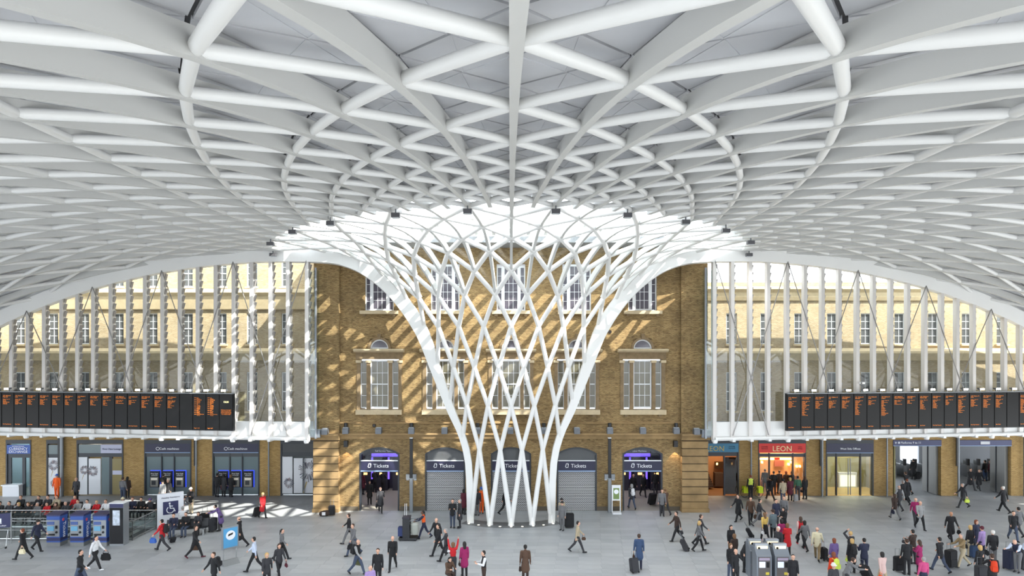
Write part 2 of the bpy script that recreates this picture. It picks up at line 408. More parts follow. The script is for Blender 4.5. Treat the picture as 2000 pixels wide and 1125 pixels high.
# ---------------------------------------------------------------- central facade
YF = 42.3
WC = [741, 869.5, 998, 1126.5, 1255]
wallc = empty('wall_central', (0, YF, 0), kind='structure', label='brown stock brick facade behind the funnel')
def xf(px): return XX(px, YF)
def zf(py): return ZZ(py, YF)
ops = []
for xc in WC:
    ops += [(xf(xc - 39), xf(xc + 39), -1, zf(873)), (xf(xc - 38), xf(xc + 38), zf(800), zf(702)), (xf(xc - 28), xf(xc + 28), zf(607), zf(514)), (xf(xc - 18), xf(xc + 18), zf(681), zf(663))]
child(wall_open(xf(655), xf(1340), 0, 18.1, YF, YF + 0.6, ops).build('brickwork', BRICKC, None), wallc)
for a, b in ((615, 664.5), (1328.5, 1380)):
    child(PB().rect(a, b, 470, 846, YF, YF - 0.25, YF + 4.4).build('corner_brickwork', BRICKC, None), wallc)
    for i in range(8):
        y0 = 859.5 + i * 14.75; child(PB().rect(a + 0.5, b - 0.5, y0 + 0.9, y0 + 14.0, YF, YF - 0.42, YF + 0.5).build('rusticated_block', SANDST, None), wallc)
        child(PB().rect(a + 2, b - 2, y0 - 0.9, y0 + 0.9, YF, YF - 0.36, YF + 0.4).build('block_joint', mat('dark_joint', (70, 56, 40), 0.95), None), wallc)
    child(PB().rect(a, b, 978, 990, YF, YF - 0.40, YF + 0.5).build('rusticated_block', SANDST, None), wallc)
    child(PB().rect(a - 1, b + 1, 990, 997.2, YF, YF - 0.52, YF + 0.5).build('plinth', SANDST, None), wallc)
# string courses
def moulding(px0, px1, prof, m, name, Y=YF, par=None):
    x0, x1 = XX(px0, Y), XX(px1, Y); poly0 = [Vector((x0, Y - d, ZZ(py, Y))) for d, py in prof]
    return child(MB().prism(poly0, (x1 - x0, 0, 0)).build(name, m, None), par or wallc)
moulding(664, 1329, [(0, 845), (0.28, 845.5), (0.30, 848), (0.2, 852), (0.16, 856.5), (0, 857)], SANDST, 'string_course')
for a, b in ((613, 666), (1327, 1382)): moulding(a, b, [(0, 845), (0.7, 845.5), (0.72, 848), (0.55, 853), (0.48, 858), (0, 858.5)], SANDST, 'string_course')
moulding(664, 1329, [(0, 824), (0.08, 825), (0.08, 827), (0, 828)], SANDST, 'string_course')
for a, b in ((664.5, 700), (782, 831), (911, 959), (1037, 1087), (1166, 1213), (1297, 1328)): moulding(a, b, [(0, 989), (0.06, 989), (0.06, 997), (0, 997)], mat('dark_plinth', (92, 84, 72), 0.9), 'plinth')
# opaque gutter strip over the facade head, white roof slope behind it
gut = MB().box(xf(612), xf(1383), 40.2, YF + 0.7, 18.1, 18.5).build('trim_1', mat('gutter_lead', (150, 152, 155), 0.6)); tag(gut, kind='structure', label='grey lead gutter running over the head of the brick facade')
slope = MB().prism([(xf(612), 43.0, 18.5), (xf(612), 52, 22.5), (xf(612), 52, 18.0), (xf(612), 43, 18.0)], (xf(1383) - xf(612), 0, 0)).build('trim_2', mat('pale_roofing', (215, 216, 218), 0.7)); tag(slope, kind='structure', label='pale pitched roof behind the gutter')
WG1 = mat('window_glass_blinds', (104, 100, 84), 0.12, spec=0.7); WG2 = mat('window_glass_dark', (86, 82, 92), 0.08, spec=0.8); WG3 = mat('window_glass_grey', (84, 86, 88), 0.1, spec=0.8)
_wn = [0]
def window(lbl, x, z0, z1, wdt, Y, nx, nz, gm, fr=0.07, arch=0, sash=True, panes=True, parent=None, y_in=0.12):
    """white sliding sash window filling an opening; panes are parts"""
    if parent is None:
        _wn[0] += 1; parent = empty('window_%d' % _wn[0], (x, Y, z0), kind='structure', label=lbl)
    ox, oz = x - parent.location.x, z0 - parent.location.z; hgt = z1 - z0; yy = y_in
    f = MB(); hw = wdt / 2
    f.box(ox - hw, ox - hw + fr, yy, yy + 0.1, oz, oz + hgt); f.box(ox + hw - fr, ox + hw, yy, yy + 0.1, oz, oz + hgt)
    f.box(ox - hw + fr, ox + hw - fr, yy, yy + 0.1, oz, oz + fr); f.box(ox - hw + fr, ox + hw - fr, yy, yy + 0.1, oz + hgt - fr, oz + hgt)
    if sash: f.box(ox - hw + fr, ox + hw - fr, yy - 0.01, yy + 0.08, oz + hgt / 2 - 0.035, oz + hgt / 2 + 0.035)
    f.build('frame', FRAMEW, parent)
    iw, ih = wdt - 2 * fr, hgt - 2 * fr; b = MB()
    for i in range(1, nx): b.box(ox - hw + fr + iw * i / nx - 0.014, ox - hw + fr + iw * i / nx + 0.014, yy + 0.02, yy + 0.06, oz + fr, oz + hgt - fr)
    for i in range(1, nz):
        if sash and i * 2 == nz: continue
        b.box(ox - hw + fr, ox + hw - fr, yy + 0.022, yy + 0.058, oz + fr + ih * i / nz - 0.014, oz + fr + ih * i / nz + 0.014)
    if b.v: b.build('glazing_bars', FRAMEW, parent)
    me = None
    if panes:
        pw, ph = iw / nx, ih / nz
        for i in range(nx):
            for k in range(nz):
                if me is None:
                    o = MB().box(-pw / 2 + 0.008, pw / 2 - 0.008, 0, 0.006, -ph / 2 + 0.008, ph / 2 - 0.008).build('pane', gm, parent); me = o.data
                else: o = link('pane', me, parent)
                o.location = (ox - hw + fr + pw * (i + 0.5), yy + 0.045, oz + fr + ph * (k + 0.5))
        part('backing', mat('dark_room', (40, 38, 36), 0.9), parent, ox - hw, ox + hw, yy + 0.09, yy + 0.12, oz, oz + hgt)
    else: MB().box(ox - hw + fr, ox + hw - fr, yy + 0.045, yy + 0.06, oz + fr, oz + hgt - fr).build('pane', gm, parent)
    return parent
order = ['leftmost', 'second', 'middle', 'fourth', 'rightmost']
near = ['beside the projecting left corner pier', 'above the shuttered arch next to the ticket doorway with the black-clad people', 'behind the centre of the funnel lattice', 'behind the lattice beside the shutter with the green poster nearby', 'above the ticket doorway with purple lights and poster stand']
for i, xc in enumerate(WC):
    # first floor: three-part sash window with stone surround
    w1 = empty('window_%d' % (i + 1), (xf(xc), YF, zf(800)), kind='structure', label='tall three-part sash window with stone surround, first floor, ' + near[i])
    zc = w1.location.z; _wn[0] = 5
    s_ = YF / F
    window('', xf(xc), zf(797), zf(704), 36 * s_, YF, 3, 4, WG1, 0.09, parent=w1)
    for d in (-31, 31): window('', xf(xc + d), zf(797), zf(704), 13 * s_, YF, 1, 4, WG1, 0.06, parent=w1)
    for d in (-40.5, -21.5, 21.5, 40.5):
        p = MB().box((d - 3.4) * s_, (d + 3.4) * s_, -0.06, 0.25, zf(800) - zc, zf(708) - zc).build('pilaster', mat('weathered_stone', (132, 112, 84), 0.9, noise=0.2, nscale=3), w1)
        MB().box((d - 5) * s_, (d + 5) * s_, -0.12, 0.25, zf(708.5) - zc, zf(703.5) - zc).build('capital', STONE, p)
    MB().box(-46 * s_, 46 * s_, -0.05, 0.25, zf(702) - zc, zf(688) - zc).build('frieze', mat('weathered_stone'), w1)
    MB().prism([(-49 * s_, 0.02, zf(688) - zc), (-49 * s_, -0.16, zf(688) - zc), (-49 * s_, -0.34, zf(684.5) - zc), (-49 * s_, -0.34, zf(682) - zc), (-49 * s_, 0.02, zf(681) - zc)], (98 * s_, 0, 0)).build('cornice', STONE, w1)
    MB().box(-44.5 * s_, 44.5 * s_, -0.3, 0.2, zf(809) - zc, zf(800) - zc).build('sill', STONE, w1)
    for d in (-33, 33): MB().box((d - 3) * s_, (d + 3) * s_, -0.2, 0.02, zf(813) - zc, zf(809) - zc).build('sill_bracket', mat('weathered_stone'), w1)
    # lunette
    lu = empty('window_%d' % (i + 6), (xf(xc), YF, zf(681)), kind='structure', label='half-round lunette window over the first floor window ' + near[i]); _wn[0] = 10
    def arcp(r, y, n=16): return [Vector((r * s_ * math.cos(PI * k / n), y, r * s_ * math.sin(PI * k / n))) for k in range(n + 1)]
    MB().prism(arcp(15.5, 0.12), (0, 0.02, 0)).build('pane', WG2, lu)
    MB().prism(arcp(18, 0.05) + arcp(15.5, 0.05)[::-1], (0, 0.12, 0)).build('frame', FRAMEW, lu)
    MB().box(-18 * s_, 18 * s_, 0.03, 0.16, 0, 2.2 * s_).build('frame_sill', FRAMEW, lu)
    MB().prism(arcp(22.5, -0.1) + arcp(18, -0.1)[::-1], (0, 0.3, 0)).build('arch_surround', mat('weathered_stone'), lu)
    MB().prism([(-2.2 * s_, -0.16, 18 * s_), (2.2 * s_, -0.16, 18 * s_), (3.6 * s_, -0.16, 29 * s_), (-3.6 * s_, -0.16, 29 * s_)], (0, 0.3, 0)).build('keystone', mat('weathered_stone'), lu)
    # brick infill of the square opening above the half circle
    po = arcp(18.2, 0, 16); child(MB().prism([Vector((xf(xc), YF, zf(681))) + v for v in po[8:]] + [Vector((xf(xc - 18.2), YF, zf(662))), Vector((xf(xc), YF, zf(662)))], (0, 0.5, 0)).build('brickwork', BRICKC, None), wallc)
    child(MB().prism([Vector((xf(xc), YF, zf(681))) + v for v in po[:9]] + [Vector((xf(xc), YF, zf(662))), Vector((xf(xc + 18.2), YF, zf(662)))], (0, 0.5, 0)).build('brickwork', BRICKC, None), wallc)
    # second floor
    w2 = empty('window_%d' % (i + 11), (xf(xc), YF, zf(607)), kind='structure', label='white second floor window with narrow side lights ' + near[i]); _wn[0] = 15; zc2 = w2.location.z
    window('', xf(xc), zf(607), zf(516), 33 * s_, YF, 3, 5, WG2, 0.14, parent=w2, sash=False)
    for d in (-22.3, 22.3): window('', xf(xc + d), zf(607), zf(520), 11.6 * s_, YF, 1, 5, WG2, 0.085, parent=w2, sash=False)
    MB().box(-37 * s_, 37 * s_, -0.28, 0.2, -6.5 * s_, 0).build('sill', STONE, w2)
    for d in (-29, 29): MB().box((d - 3) * s_, (d + 3) * s_, -0.2, 0.02, -10.5 * s_, -6.5 * s_).build('sill_bracket', mat('weathered_stone'), w2)
    # ground-floor arch: frame, fanlight, sign, shutter or open door
    openp = i in (0, 4)
    lab = ['open dark-framed ticket hall doorway with a man carrying a bag on its threshold', 'arched opening closed by a grey perforated roller shutter, beside the black-topped pole near the cleaning cart', 'arched opening closed by a grey perforated roller shutter, behind the middle feet of the funnel', 'arched opening closed by a grey perforated roller shutter, beside the green poster stand', 'open dark-framed ticket hall doorway with purple-lit machines and the poster stand beside it'][i]
    dr = empty('door_%d' % (i + 1), (xf(xc), YF, 0), kind='structure', label=lab)
    def archpoly(hw, top, spring, y, n=12, base=0.0):
        a, t, sp = hw * s_, zf(top), zf(spring); rise = t - sp; R = (a * a + rise * rise) / (2 * rise); th = math.asin(min(1, a / R)); c = t - R
        return [Vector((-a, y, base)), Vector((-a, y, sp))] + [Vector((R * math.sin(-th + 2 * th * k / n), y, c + R * math.cos(-th + 2 * th * k / n))) for k in range(1, n)] + [Vector((a, y, sp)), Vector((a, y, base))]
    o_, in_ = archpoly(39.2, 873.5, 886, -0.02), archpoly(36, 877, 888, -0.02)
    MB().prism(o_ + in_[::-1], (0, 0.3, 0)).build('door_frame', DARKFRAME, dr)
    sp_ = archpoly(39.2, 873.5, 886, 0, base=zf(886))[1:-1]; cx_ = Vector((xf(xc), YF, 0))
    nsp = len(sp_) // 2
    child(MB().prism([cx_ + v for v in sp_[:nsp + 1]] + [cx_ + Vector((0, 0, zf(872.8))), cx_ + Vector((-39.2 * s_, 0, zf(872.8)))], (0, 0.5, 0)).build('brickwork', BRICKC, None), wallc)
    child(MB().prism([cx_ + v for v in sp_[nsp:]] + [cx_ + Vector((39.2 * s_, 0, zf(872.8))), cx_ + Vector((0, 0, zf(872.8)))], (0, 0.5, 0)).build('brickwork', BRICKC, None), wallc)
    MB().prism(archpoly(36, 877, 888, 0.1, base=zf(899)), (0, 0.01, 0)).build('fanlight_pane', CLEAR if openp else WG3, dr)
    sg = MB().box(-36.2 * s_, 36.2 * s_, -0.02, 0.2, zf(918.5), zf(900.5)).build('sign_board', NAVY, dr)
    MB().box(-36.2 * s_, 36.2 * s_, -0.05, 0.1, zf(900.5), zf(899)).build('sign_edge', FRAMEW, dr)
    MB().box(-36.2 * s_, 36.2 * s_, -0.05, 0.1, zf(921), zf(918.7)).build('sign_edge', mat('pale_blue_edge', (130, 152, 186), 0.5), dr)
    txt('Tickets', 0.36, (0.12, -0.03, zf(913.0)), sg, WHITETXT)
    sy = MB().tube([(-0.78, -0.03, zf(912)), (-0.72, -0.03, zf(905.5)), (-0.6, -0.03, zf(905)), (-0.62, -0.03, zf(908))], 0.025, 6).tube([(-0.76, -0.03, zf(913)), (-0.6, -0.03, zf(912.5)), (-0.57, -0.03, zf(906))], 0.02, 6).build('ticket_symbol', WHITETXT, sg)
    if not openp:
        sh = MB()
        n = 22
        for q in range(n):
            z0, z1 = zf(921) * q / n, zf(921) * (q + 1) / n
            sh = MB().box(-36.2 * s_, 36.2 * s_, 0.06, 0.09, z0 + 0.01, z1 - 0.005)
            sh.build('shutter_slat', None or bpy.data.materials.get('perforated_shutter') or shutter_mat(), dr) if False else None
        dr['_shutter'] = 1
del_keys = [o for o in bpy.data.objects if '_shutter' in o]
def shutter_mat():
    m = bpy.data.materials.new('perforated_shutter'); m.use_nodes = True; nt = m.node_tree; N = nt.nodes; L = nt.links; b = N['Principled BSDF']
    g = N.new('ShaderNodeNewGeometry'); sp = N.new('ShaderNodeSeparateXYZ'); L.new(g.outputs['Position'], sp.inputs[0]); cb = N.new('ShaderNodeCombineXYZ'); L.new(sp.outputs[0], cb.inputs[0]); L.new(sp.outputs[2], cb.inputs[1])
    br = N.new('ShaderNodeTexBrick'); L.new(cb.outputs[0], br.inputs['Vector']); br.inputs['Scale'].default_value = 1; br.inputs['Brick Width'].default_value = 0.145; br.inputs['Row Height'].default_value = 0.072; br.inputs['Mortar Size'].default_value = 0.018
    br.inputs['Color1'].default_value = lin((62, 62, 64)); br.inputs['Color2'].default_value = lin((70, 70, 72)); br.inputs['Mortar'].default_value = lin((190, 190, 190))
    L.new(br.outputs['Color'], b.inputs['Base Color']); b.inputs['Roughness'].default_value = 0.5; return m
SHUT = shutter_mat()
for dr in del_keys:
    del dr['_shutter']; n = 24; s_ = YF / F; hgt = zf(921); me = None
    for q in range(n):
        if me is None: o = MB().prism([(-36.2 * s_, 0.08, 0.003), (-36.2 * s_, 0.055, hgt / n * 0.5), (-36.2 * s_, 0.08, hgt / n - 0.003), (-36.2 * s_, 0.1, hgt / n * 0.5)], (72.4 * s_, 0, 0)).build('shutter_slat', SHUT, dr); me = o.data
        else: o = link('shutter_slat', me, dr)
        o.location.z = hgt * q / n
# ticket hall room behind the arches
hall = empty('wall_ticket_hall', (0, 48, 0), kind='structure', label='dark ticket hall room behind the arches')
HALLM = mat('ticket_hall_wall', (70, 66, 78), 0.8)
child(MB().box(xf(640), xf(1356), 49.2, 49.4, 0, 5.2).build('back_wall', HALLM, None), hall)
child(MB().box(xf(640), xf(640) + 0.2, YF + 0.6, 49.2, 0, 5.2).build('side_wall', HALLM, None), hall)
child(MB().box(xf(1356) - 0.2, xf(1356), YF + 0.6, 49.2, 0, 5.2).build('side_wall', HALLM, None), hall)
child(MB().box(xf(640), xf(1356), YF + 0.6, 49.2, 5.0, 5.2).build('hall_ceiling', HALLM, None), hall)
child(MB().box(xf(640), xf(1356), YF, 49.2, -0.01, 0.003).build('hall_floor', mat('hall_floor', (150, 146, 134), 0.5), None), hall)
PURP = mat('purple_light_strip', (120, 90, 235), 0.4, emit=0.9)
for xc, lab in ((741, 'behind the doorway with black-clad people'), (1255, 'behind the doorway beside the poster stand')):
    for q, d in enumerate((-2.6, -1.3, 0.0, 1.3, 2.6)):
        tm = empty('hall_ticket_machine', (xf(xc) * 1.12 + d, 48.6, 0), label='tall dark self-service machine with purple side light ' + lab, cat='ticket machine', group='machines ' + lab)
        MB().box(-0.45, 0.45, -0.3, 0.5, 0, 2.6).build('body', mat('machine_dark', (48, 46, 58), 0.5), tm)
        MB().box(-0.3, 0.3, -0.34, -0.3, 1.75, 2.15).build('screen', mat('pale_screen', (200, 210, 235), 0.3, emit=0.45), tm)
        MB().box(-0.16, 0.16, -0.36, -0.3, 1.25, 1.42).build('card_slot', mat('amber_slot', (255, 200, 120), 0.3, emit=1.5), tm)
        MB().box(0.47, 0.6, -0.3, -0.2, 0.9, 2.6).build('side_light', PURP, tm)
    hs = MB().box(-1.25, 1.25, 0, 0.12, 0.06, 0.28).build('hall_fascia', PURP); hs.location = (xf(xc), 45.4, zf(897) - 0.42); tag(hs, 'purple glowing fascia strip ' + lab, 'light strip')
    txt('Self Service Ticket Machines', 0.17, (0, -0.01, 0.42), hs, WHITETXT)
    ld = bpy.data.lights.new('hall_lamp', 'AREA'); ld.energy = 90; ld.size = 3; ld.color = (0.95, 0.9, 1); lo = bpy.data.objects.new('hall_lamp', ld); col.objects.link(lo); lo.location = (xf(xc), 46, 4.9)
# floodlights sitting on the string course
for q, px in enumerate((640, 677, 741, 804.5, 869, 933, 997, 1062, 1126, 1190, 1254, 1319, 1355)):
    black = q in (1, 3, 5, 7, 9, 11)
    yy = YF - (0.45 if q in (0, 12) else 0.3) - (0.25 if q in (0, 12) else 0)
    fl_ = empty('facade_floodlight', (xf(px), yy + 0.1, zf(846.2)), label='grey box floodlight with black cylinder lamp on the brick string course' if black else 'plain grey box floodlight on the brick string course', cat='floodlight', group='floodlights with cylinders' if black else 'plain box floodlights')
    MB().prism([(-0.2, -0.2, 0), (-0.2, 0.2, 0), (-0.2, 0.2, 0.4), (-0.2, -0.1, 0.42), (-0.2, -0.2, 0.3)], (0.4, 0, 0)).build('housing', mat('floodlight_grey', (112, 116, 122), 0.5, 0.3), fl_)
    MB().box(-0.16, 0.16, -0.1, 0.1, 0.42, 0.44).build('lens', mat('floodlight_lens', (200, 205, 210), 0.2), fl_)
    if black: MB().lathe([(0.1, 0.44), (0.13, 0.46), (0.13, 0.72), (0.11, 0.74)], 12).build('cylinder_lamp', mat('black_metal', (22, 22, 24), 0.4), fl_)
for px in (677, 1318):
    o = MB().box(-0.13, 0.13, -0.3, 0, 0, 0.42).build('wall_downlight', mat('black_metal')); o.location = (xf(px), YF, zf(872)); tag(o, 'small black wall light under the string course beside the %s corner pier' % ('left' if px < 1000 else 'right'), 'wall light')
    for_l = bpy.data.lights.new('wall_downlight_lamp', 'SPOT'); for_l.energy = 60; for_l.spot_size = 1.2; for_l.color = (1, 0.7, 0.4); lo = bpy.data.objects.new('wall_downlight_lamp', for_l); col.objects.link(lo); lo.location = (xf(px), YF - 0.25, zf(873)); 
for px, py, nm in ((1191, 648, 'high beside the funnel arch'), (731, 831, 'under the window by the ticket doorway')):
    v_ = empty('wall_vent', (xf(px), YF, zf(py)), label='small round dark vent in the brickwork ' + nm, cat='vent'); M_ = Matrix.Rotation(PI / 2, 4, 'X')
    MB().lathe([(0.13, 0), (0.13, 0.05), (0.1, 0.06)], 14).build('rim', mat('dark_joint'), v_).matrix_basis = M_; MB().lathe([(0.09, 0.05), (0.085, 0.065)], 14).build('grille', mat('black_metal'), v_).matrix_basis = M_
# tall poles standing before the facade
for px, t_ in ((803.5, 'near the cleaning cart'), (1190.5, 'beside the green poster stand')):
    g_ = G(px, 1001); po = empty('service_pole', (g_.x, g_.y, 0), label='tall black and grey pole with small lamp bracket ' + t_, cat='pole')
    MB().box(-0.11, 0.11, -0.11, 0.11, 0, 2.35).build('lower_post', GREYMET, po); MB().box(-0.1, 0.1, -0.1, 0.1, 2.35, 5.05).build('upper_post', mat('black_metal'), po)
    br_ = MB().box(-0.35, -0.11, -0.12, 0.1, 2.3, 2.62).build('bracket', GREYMET, po); MB().box(0.11, 0.35, -0.12, 0.1, 2.3, 2.62).build('bracket', GREYMET, po)
    for d in (-0.3, -0.2, 0.2, 0.3): MB().lathe([(0.04, 2.2), (0.05, 2.22), (0.05, 2.3)], 8, (d, -0.02, 0)).build('lamp', mat('floodlight_lens'), br_)
    MB().box(-0.11, 0.11, -0.11, 0.11, 5.05, 5.1).build('cap', FRAMEW, po)
# ---------------------------------------------------------------- side ranges
YR = 46.6
def xr(px): return XX(px, YR)
def zr_(py): return ZZ(py, YR)
def PBX(px0, px1, py0, py1, y0, y1): return MB().box(xr(px0), xr(px1), y0, y1, zr_(py1), zr_(py0))
LW = [38, 103, 163.5, 231, 297, 366, 432, 492, 560]; RW = [1429, 1496, 1562, 1626, 1692, 1757.5, 1823, 1889, 1957, 2022]
LSHOP = [(12, 61), (91, 116), (150, 241), (282, 374), (415, 506), (548, 614)]; RSHOP = [(1378, 1443), (1481, 1574), (1613, 1706), (1744, 1838), (1874, 1975)]
for side, cols, shops, xa, xb in (('left', LW, LSHOP, -260, 640), ('right', RW, RSHOP, 1356, 2260)):
    wl = empty('wall_' + side, (xr((xa + xb) / 2), YR, 0), kind='structure', label='yellow stock brick range behind the %s glazed screen' % side)
    up = []
    for c in cols:
        up += [(xr(c - 10.5), xr(c + 10.5), zr_(672), zr_(612)), (xr(c - 10.5), xr(c + 10.5), zr_(803), zr_(727))]
        if side == 'left': up.append((xr(c - 10.5), xr(c + 10.5), zr_(560), zr_(508)))
    child(wall_open(xr(xa), xr(xb), ZZ(850, YR), 19.0 if side == 'left' else 16.2, YR, YR + 0.5, up).build('upper_brickwork', BRICKR, None), wl)
    child(wall_open(xr(xa), xr(xb), 0, ZZ(850, YR), YR, YR + 0.5, [(xr(a), xr(b), -1, zr_(859)) for a, b in shops]).build('ground_floor_brickwork', BRICKU, None), wl)
    SC = mat('range_stone', (206, 186, 150), 0.8, noise=0.08)
    moulding(xa, xb, [(0, 680), (0.3, 680), (0.55, 686), (0.55, 690), (0.3, 697), (0.12, 704), (0, 704)], SC, 'string_course', YR, wl)
    if side == 'left':
        moulding(xa, xb, [(0, 565), (0.7, 566), (0.75, 573), (0.5, 580), (0.35, 592), (0.2, 604), (0, 605)], SC, 'cornice', YR, wl)
    else:
        moulding(xa, xb, [(0, 560), (0.6, 561), (0.65, 566), (0.35, 572), (0.3, 580), (0.15, 587), (0, 588)], SC, 'cornice', YR, wl)
        child(MB().prism([(xr(xa), YR + 0.5, 16.1), (xr(xa), YR + 10, 19.5), (xr(xa), YR + 10, 15.8), (xr(xa), YR + 0.5, 15.8)], (xr(xb) - xr(xa), 0, 0)).build('roof_slope', mat('pale_roofing'), None), wl)
    for q, c in enumerate(cols):
        rows = [(672, 612, 'first floor'), (803, 727, 'lower')] + ([(560, 508, 'top floor')] if side == 'left' else [])
        for b_, t_, nm in rows:
            ww = window('white sash window of the %s row in the %s brick range' % (nm, side), xr(c), zr_(b_), zr_(t_), 21 * YR / F, YR, 2, 4, WG3, 0.07, panes=False)
            MB().box(-0.5, 0.5, -0.14, 0.1, -0.13, 0).build('sill', SC, ww)
    # flat lead roof between the screen and the range
    child(MB().prism([(s_x, edge_y(s_x) + 0.34, 5.15) for s_x in ([xr(xa), -30, -22, -12.9] if side == 'left' else [12.9, 22, 30, xr(xb)])] + [((-12.9 if side == 'left' else xr(xb)), YR, 5.15), ((xr(xa) if side == 'left' else 12.9), YR, 5.15)], (0, 0, 0.5)).build('lead_roof', mat('lead_sheet', (140, 146, 154), 0.5), None), wl)
    child(MB().box(xr(xa), xr(xb), YR + 12, YR + 12.2, 0, 6).build('inner_wall', mat('inner_wall', (150, 146, 138), 0.8), None), wl) if side == 'left' else None
#@@SCREENS
def on_edge(px, off):
    X = 20.0 * (1 if px > PPX else -1)
    for _ in range(30): Y = edge_y(X) + off; X = XX(px, Y)
    return X, Y
WAR = mat('screen_mullion_paint', (222, 218, 214), 0.4)
for side, pxs, sg in (('left', [600, 563, 529, 492, 457, 422, 387, 352, 318, 284, 251, 217, 183, 152, 121, 87, 55, 23, -8, -38], -1), ('right', [1395, 1430, 1465, 1500, 1537, 1572, 1606, 1639, 1674, 1706, 1740, 1773, 1806.5, 1839, 1869, 1901, 1933, 1962, 1992, 2021], 1)):
    X0, Y0 = on_edge(pxs[0], 0.1)
    sc = empty('glazed_screen', (X0, Y0, 5.08), label='tall white-mullioned glazed screen above the %s' % ('cash machines' if sg < 0 else 'red shopfront'), cat='glazed screen')
    L0 = sc.location.copy(); pos = [on_edge(p, 0.1) for p in pxs]; ang = math.atan2(pos[-1][1] - pos[1][1], pos[-1][0] - pos[1][0])
    if sg < 0: ang += PI
    def put(o): return child(o, sc)
    tops = []
    for q, (x, y) in enumerate(pos):
        ztop = EZ(x) - 0.5; tops.append(ztop); M_ = Matrix.Translation((x, y, 0)) @ Matrix.Rotation(ang, 4, 'Z')
        mu = put(MB().box(-0.12, 0.12, -0.1, 0.22, 5.0, ztop, 0, M_).build('mullion', WAR, None))
        fins = MB(); z = 6.4
        while z < ztop - 0.3:
            fins.prism([M_ @ Vector((0.13, 0.0, z)), M_ @ Vector((0.15, 0.0, z)), M_ @ Vector((0.26, 0.0, z + 0.4)), M_ @ Vector((0.2, 0, z + 0.42))], M_.to_3x3() @ Vector((0, 0.2, 0))); z += 0.5
        f_ = fins.build('louvre_fins', mat('fin_grey', (150, 146, 144), 0.4), None); f_.parent = mu
        put(MB().box(-0.1, 0.1, -0.3, 0.2, 4.9, 5.08, 0, M_).build('bracket', STEEL, None))
        if q:
            x2, y2 = pos[q - 1]; a, b = Vector((x2, y2 + 0.18, 0)), Vector((x, y + 0.18, 0))
            put(MB().add([a + Vector((0, 0, 6.2)), b + Vector((0, 0, 6.2)), b + Vector((0, 0, ztop)), a + Vector((0, 0, tops[q - 1]))], [(0, 1, 2, 3)]).build('glass_pane', CLEAR, None))
            put(MB().prism([a + Vector((0, -0.1, 5.1)), b + Vector((0, -0.1, 5.1)), b + Vector((0, -0.1, 6.2)), a + Vector((0, -0.1, 6.2))], (0, 0.14, 0)).build('spandrel_panel', STEEL, None))
    a, b = Vector((pos[0][0], pos[0][1] - 0.16, 5.1)), Vector((pos[-1][0], pos[-1][1] - 0.16, 5.1))
    put(MB().tube([a, b], 0.13, 8).build('bottom_beam', STEEL, None, True))
    for T in (0, 4, 8, 12, 16):
        for d in (-1, 1):
            e_ = T + d * 3
            if 0 <= e_ < len(pos) and T < len(pos):
                p0 = Vector((pos[T][0], pos[T][1] - 0.14, tops[T] - 0.15)); p1 = Vector((pos[e_][0], pos[e_][1] - 0.14, 6.1 if e_ > 3 else 5.3))
                put(MB().tube([p0, p1], 0.032, 6).build('brace_rod', mat('brace_steel', (150, 148, 146), 0.35, 0.4), None))
        put(MB().lathe([(0.14, 0), (0.16, 0.04), (0.16, 0.2), (0.1, 0.26)], 8, (pos[T][0], pos[T][1] - 0.16, 4.82)).build('node_casting', STEEL, None))
    # return pane to the corner pier
    xe = pos[0][0] - sg * 0.55
    put(MB().box(min(xe, xe + sg * 0.05), max(xe, xe + sg * 0.05), pos[0][1], YF - 0.1, 5.1, 16.5).build('return_pane', CLEAR, None))
    put(MB().box(min(xe, pos[0][0]), max(xe, pos[0][0]), pos[0][1] + 0.0, pos[0][1] + 0.06, 5.3, 16.4).build('glass_pane', CLEAR, None))
    put(MB().box(xe - 0.06, xe + 0.06, pos[0][1] + 0.02, pos[0][1] + 0.16, 5.1, 16.6).build('end_post', mat('end_post', (150, 152, 158), 0.4, 0.4), None))
    # ---- departure board
    Xb, Yb = on_edge(455 if sg < 0 else 1537, -0.45); Xe, Ye = on_edge(-20 if sg < 0 else 2014, -0.45)
    ab = math.atan2(Ye - Yb, Xe - Xb) + (PI if sg < 0 else 0); Lb = math.hypot(Xe - Xb, Ye - Yb)
    z0b, z1b = ZZ(842, Yb), ZZ(769.5, Yb); hb = z1b - z0b; nP = 19; pw = Lb / nP
    bd = empty('departure_board', (Xb, Yb, z0b), ab, label='long black departure board with orange lettering, %s' % ('ending in a clock panel' if sg < 0 else 'hung above the red shopfront'), cat='departure board')
    MB().box(min(0, sg * Lb), max(0, sg * Lb), 0.02, 0.25, 0, hb).build('casing', mat('board_casing', (14, 14, 16), 0.5), bd)
    MB().box(min(0, sg * Lb), max(0, sg * Lb), -0.03, 0.28, hb, hb + 0.05).build('top_rail', GREYMET, bd)
    ORG = mat('orange_led', (236, 132, 40), 0.5, emit=0.45); SCRN = mat('board_screen', (11, 11, 12), 0.32, spec=0.22)
    dests = ['Leeds', 'Peterborough', 'Kings Lynn', 'Hull', 'Cambridge', 'Aberdeen', 'Leeds', 'Glasgow', 'Newark North Gate', 'Cambridge', 'Peterborough', 'Edinburgh', 'York', 'Kings Lynn', 'Leeds', 'Newcastle', 'Cambridge', '', '']
    calls = ['Stevenage', 'Peterborough', 'Grantham', 'Doncaster', 'Wakefield Westgate', 'Finsbury Park', 'Potters Bar', 'Hatfield', 'Welwyn Gdn City', 'Hitchin', 'Arlesey', 'Biggleswade', 'Sandy', 'St Neots', 'Huntingdon']
    ops_ = ['East Coast', 'First Cap Connect', 'First Cap Connect', 'Hull Trains', 'First Cap Connect', 'East Coast', 'East Coast', 'First Cap Connect', 'East Coast', 'First Cap Connect']
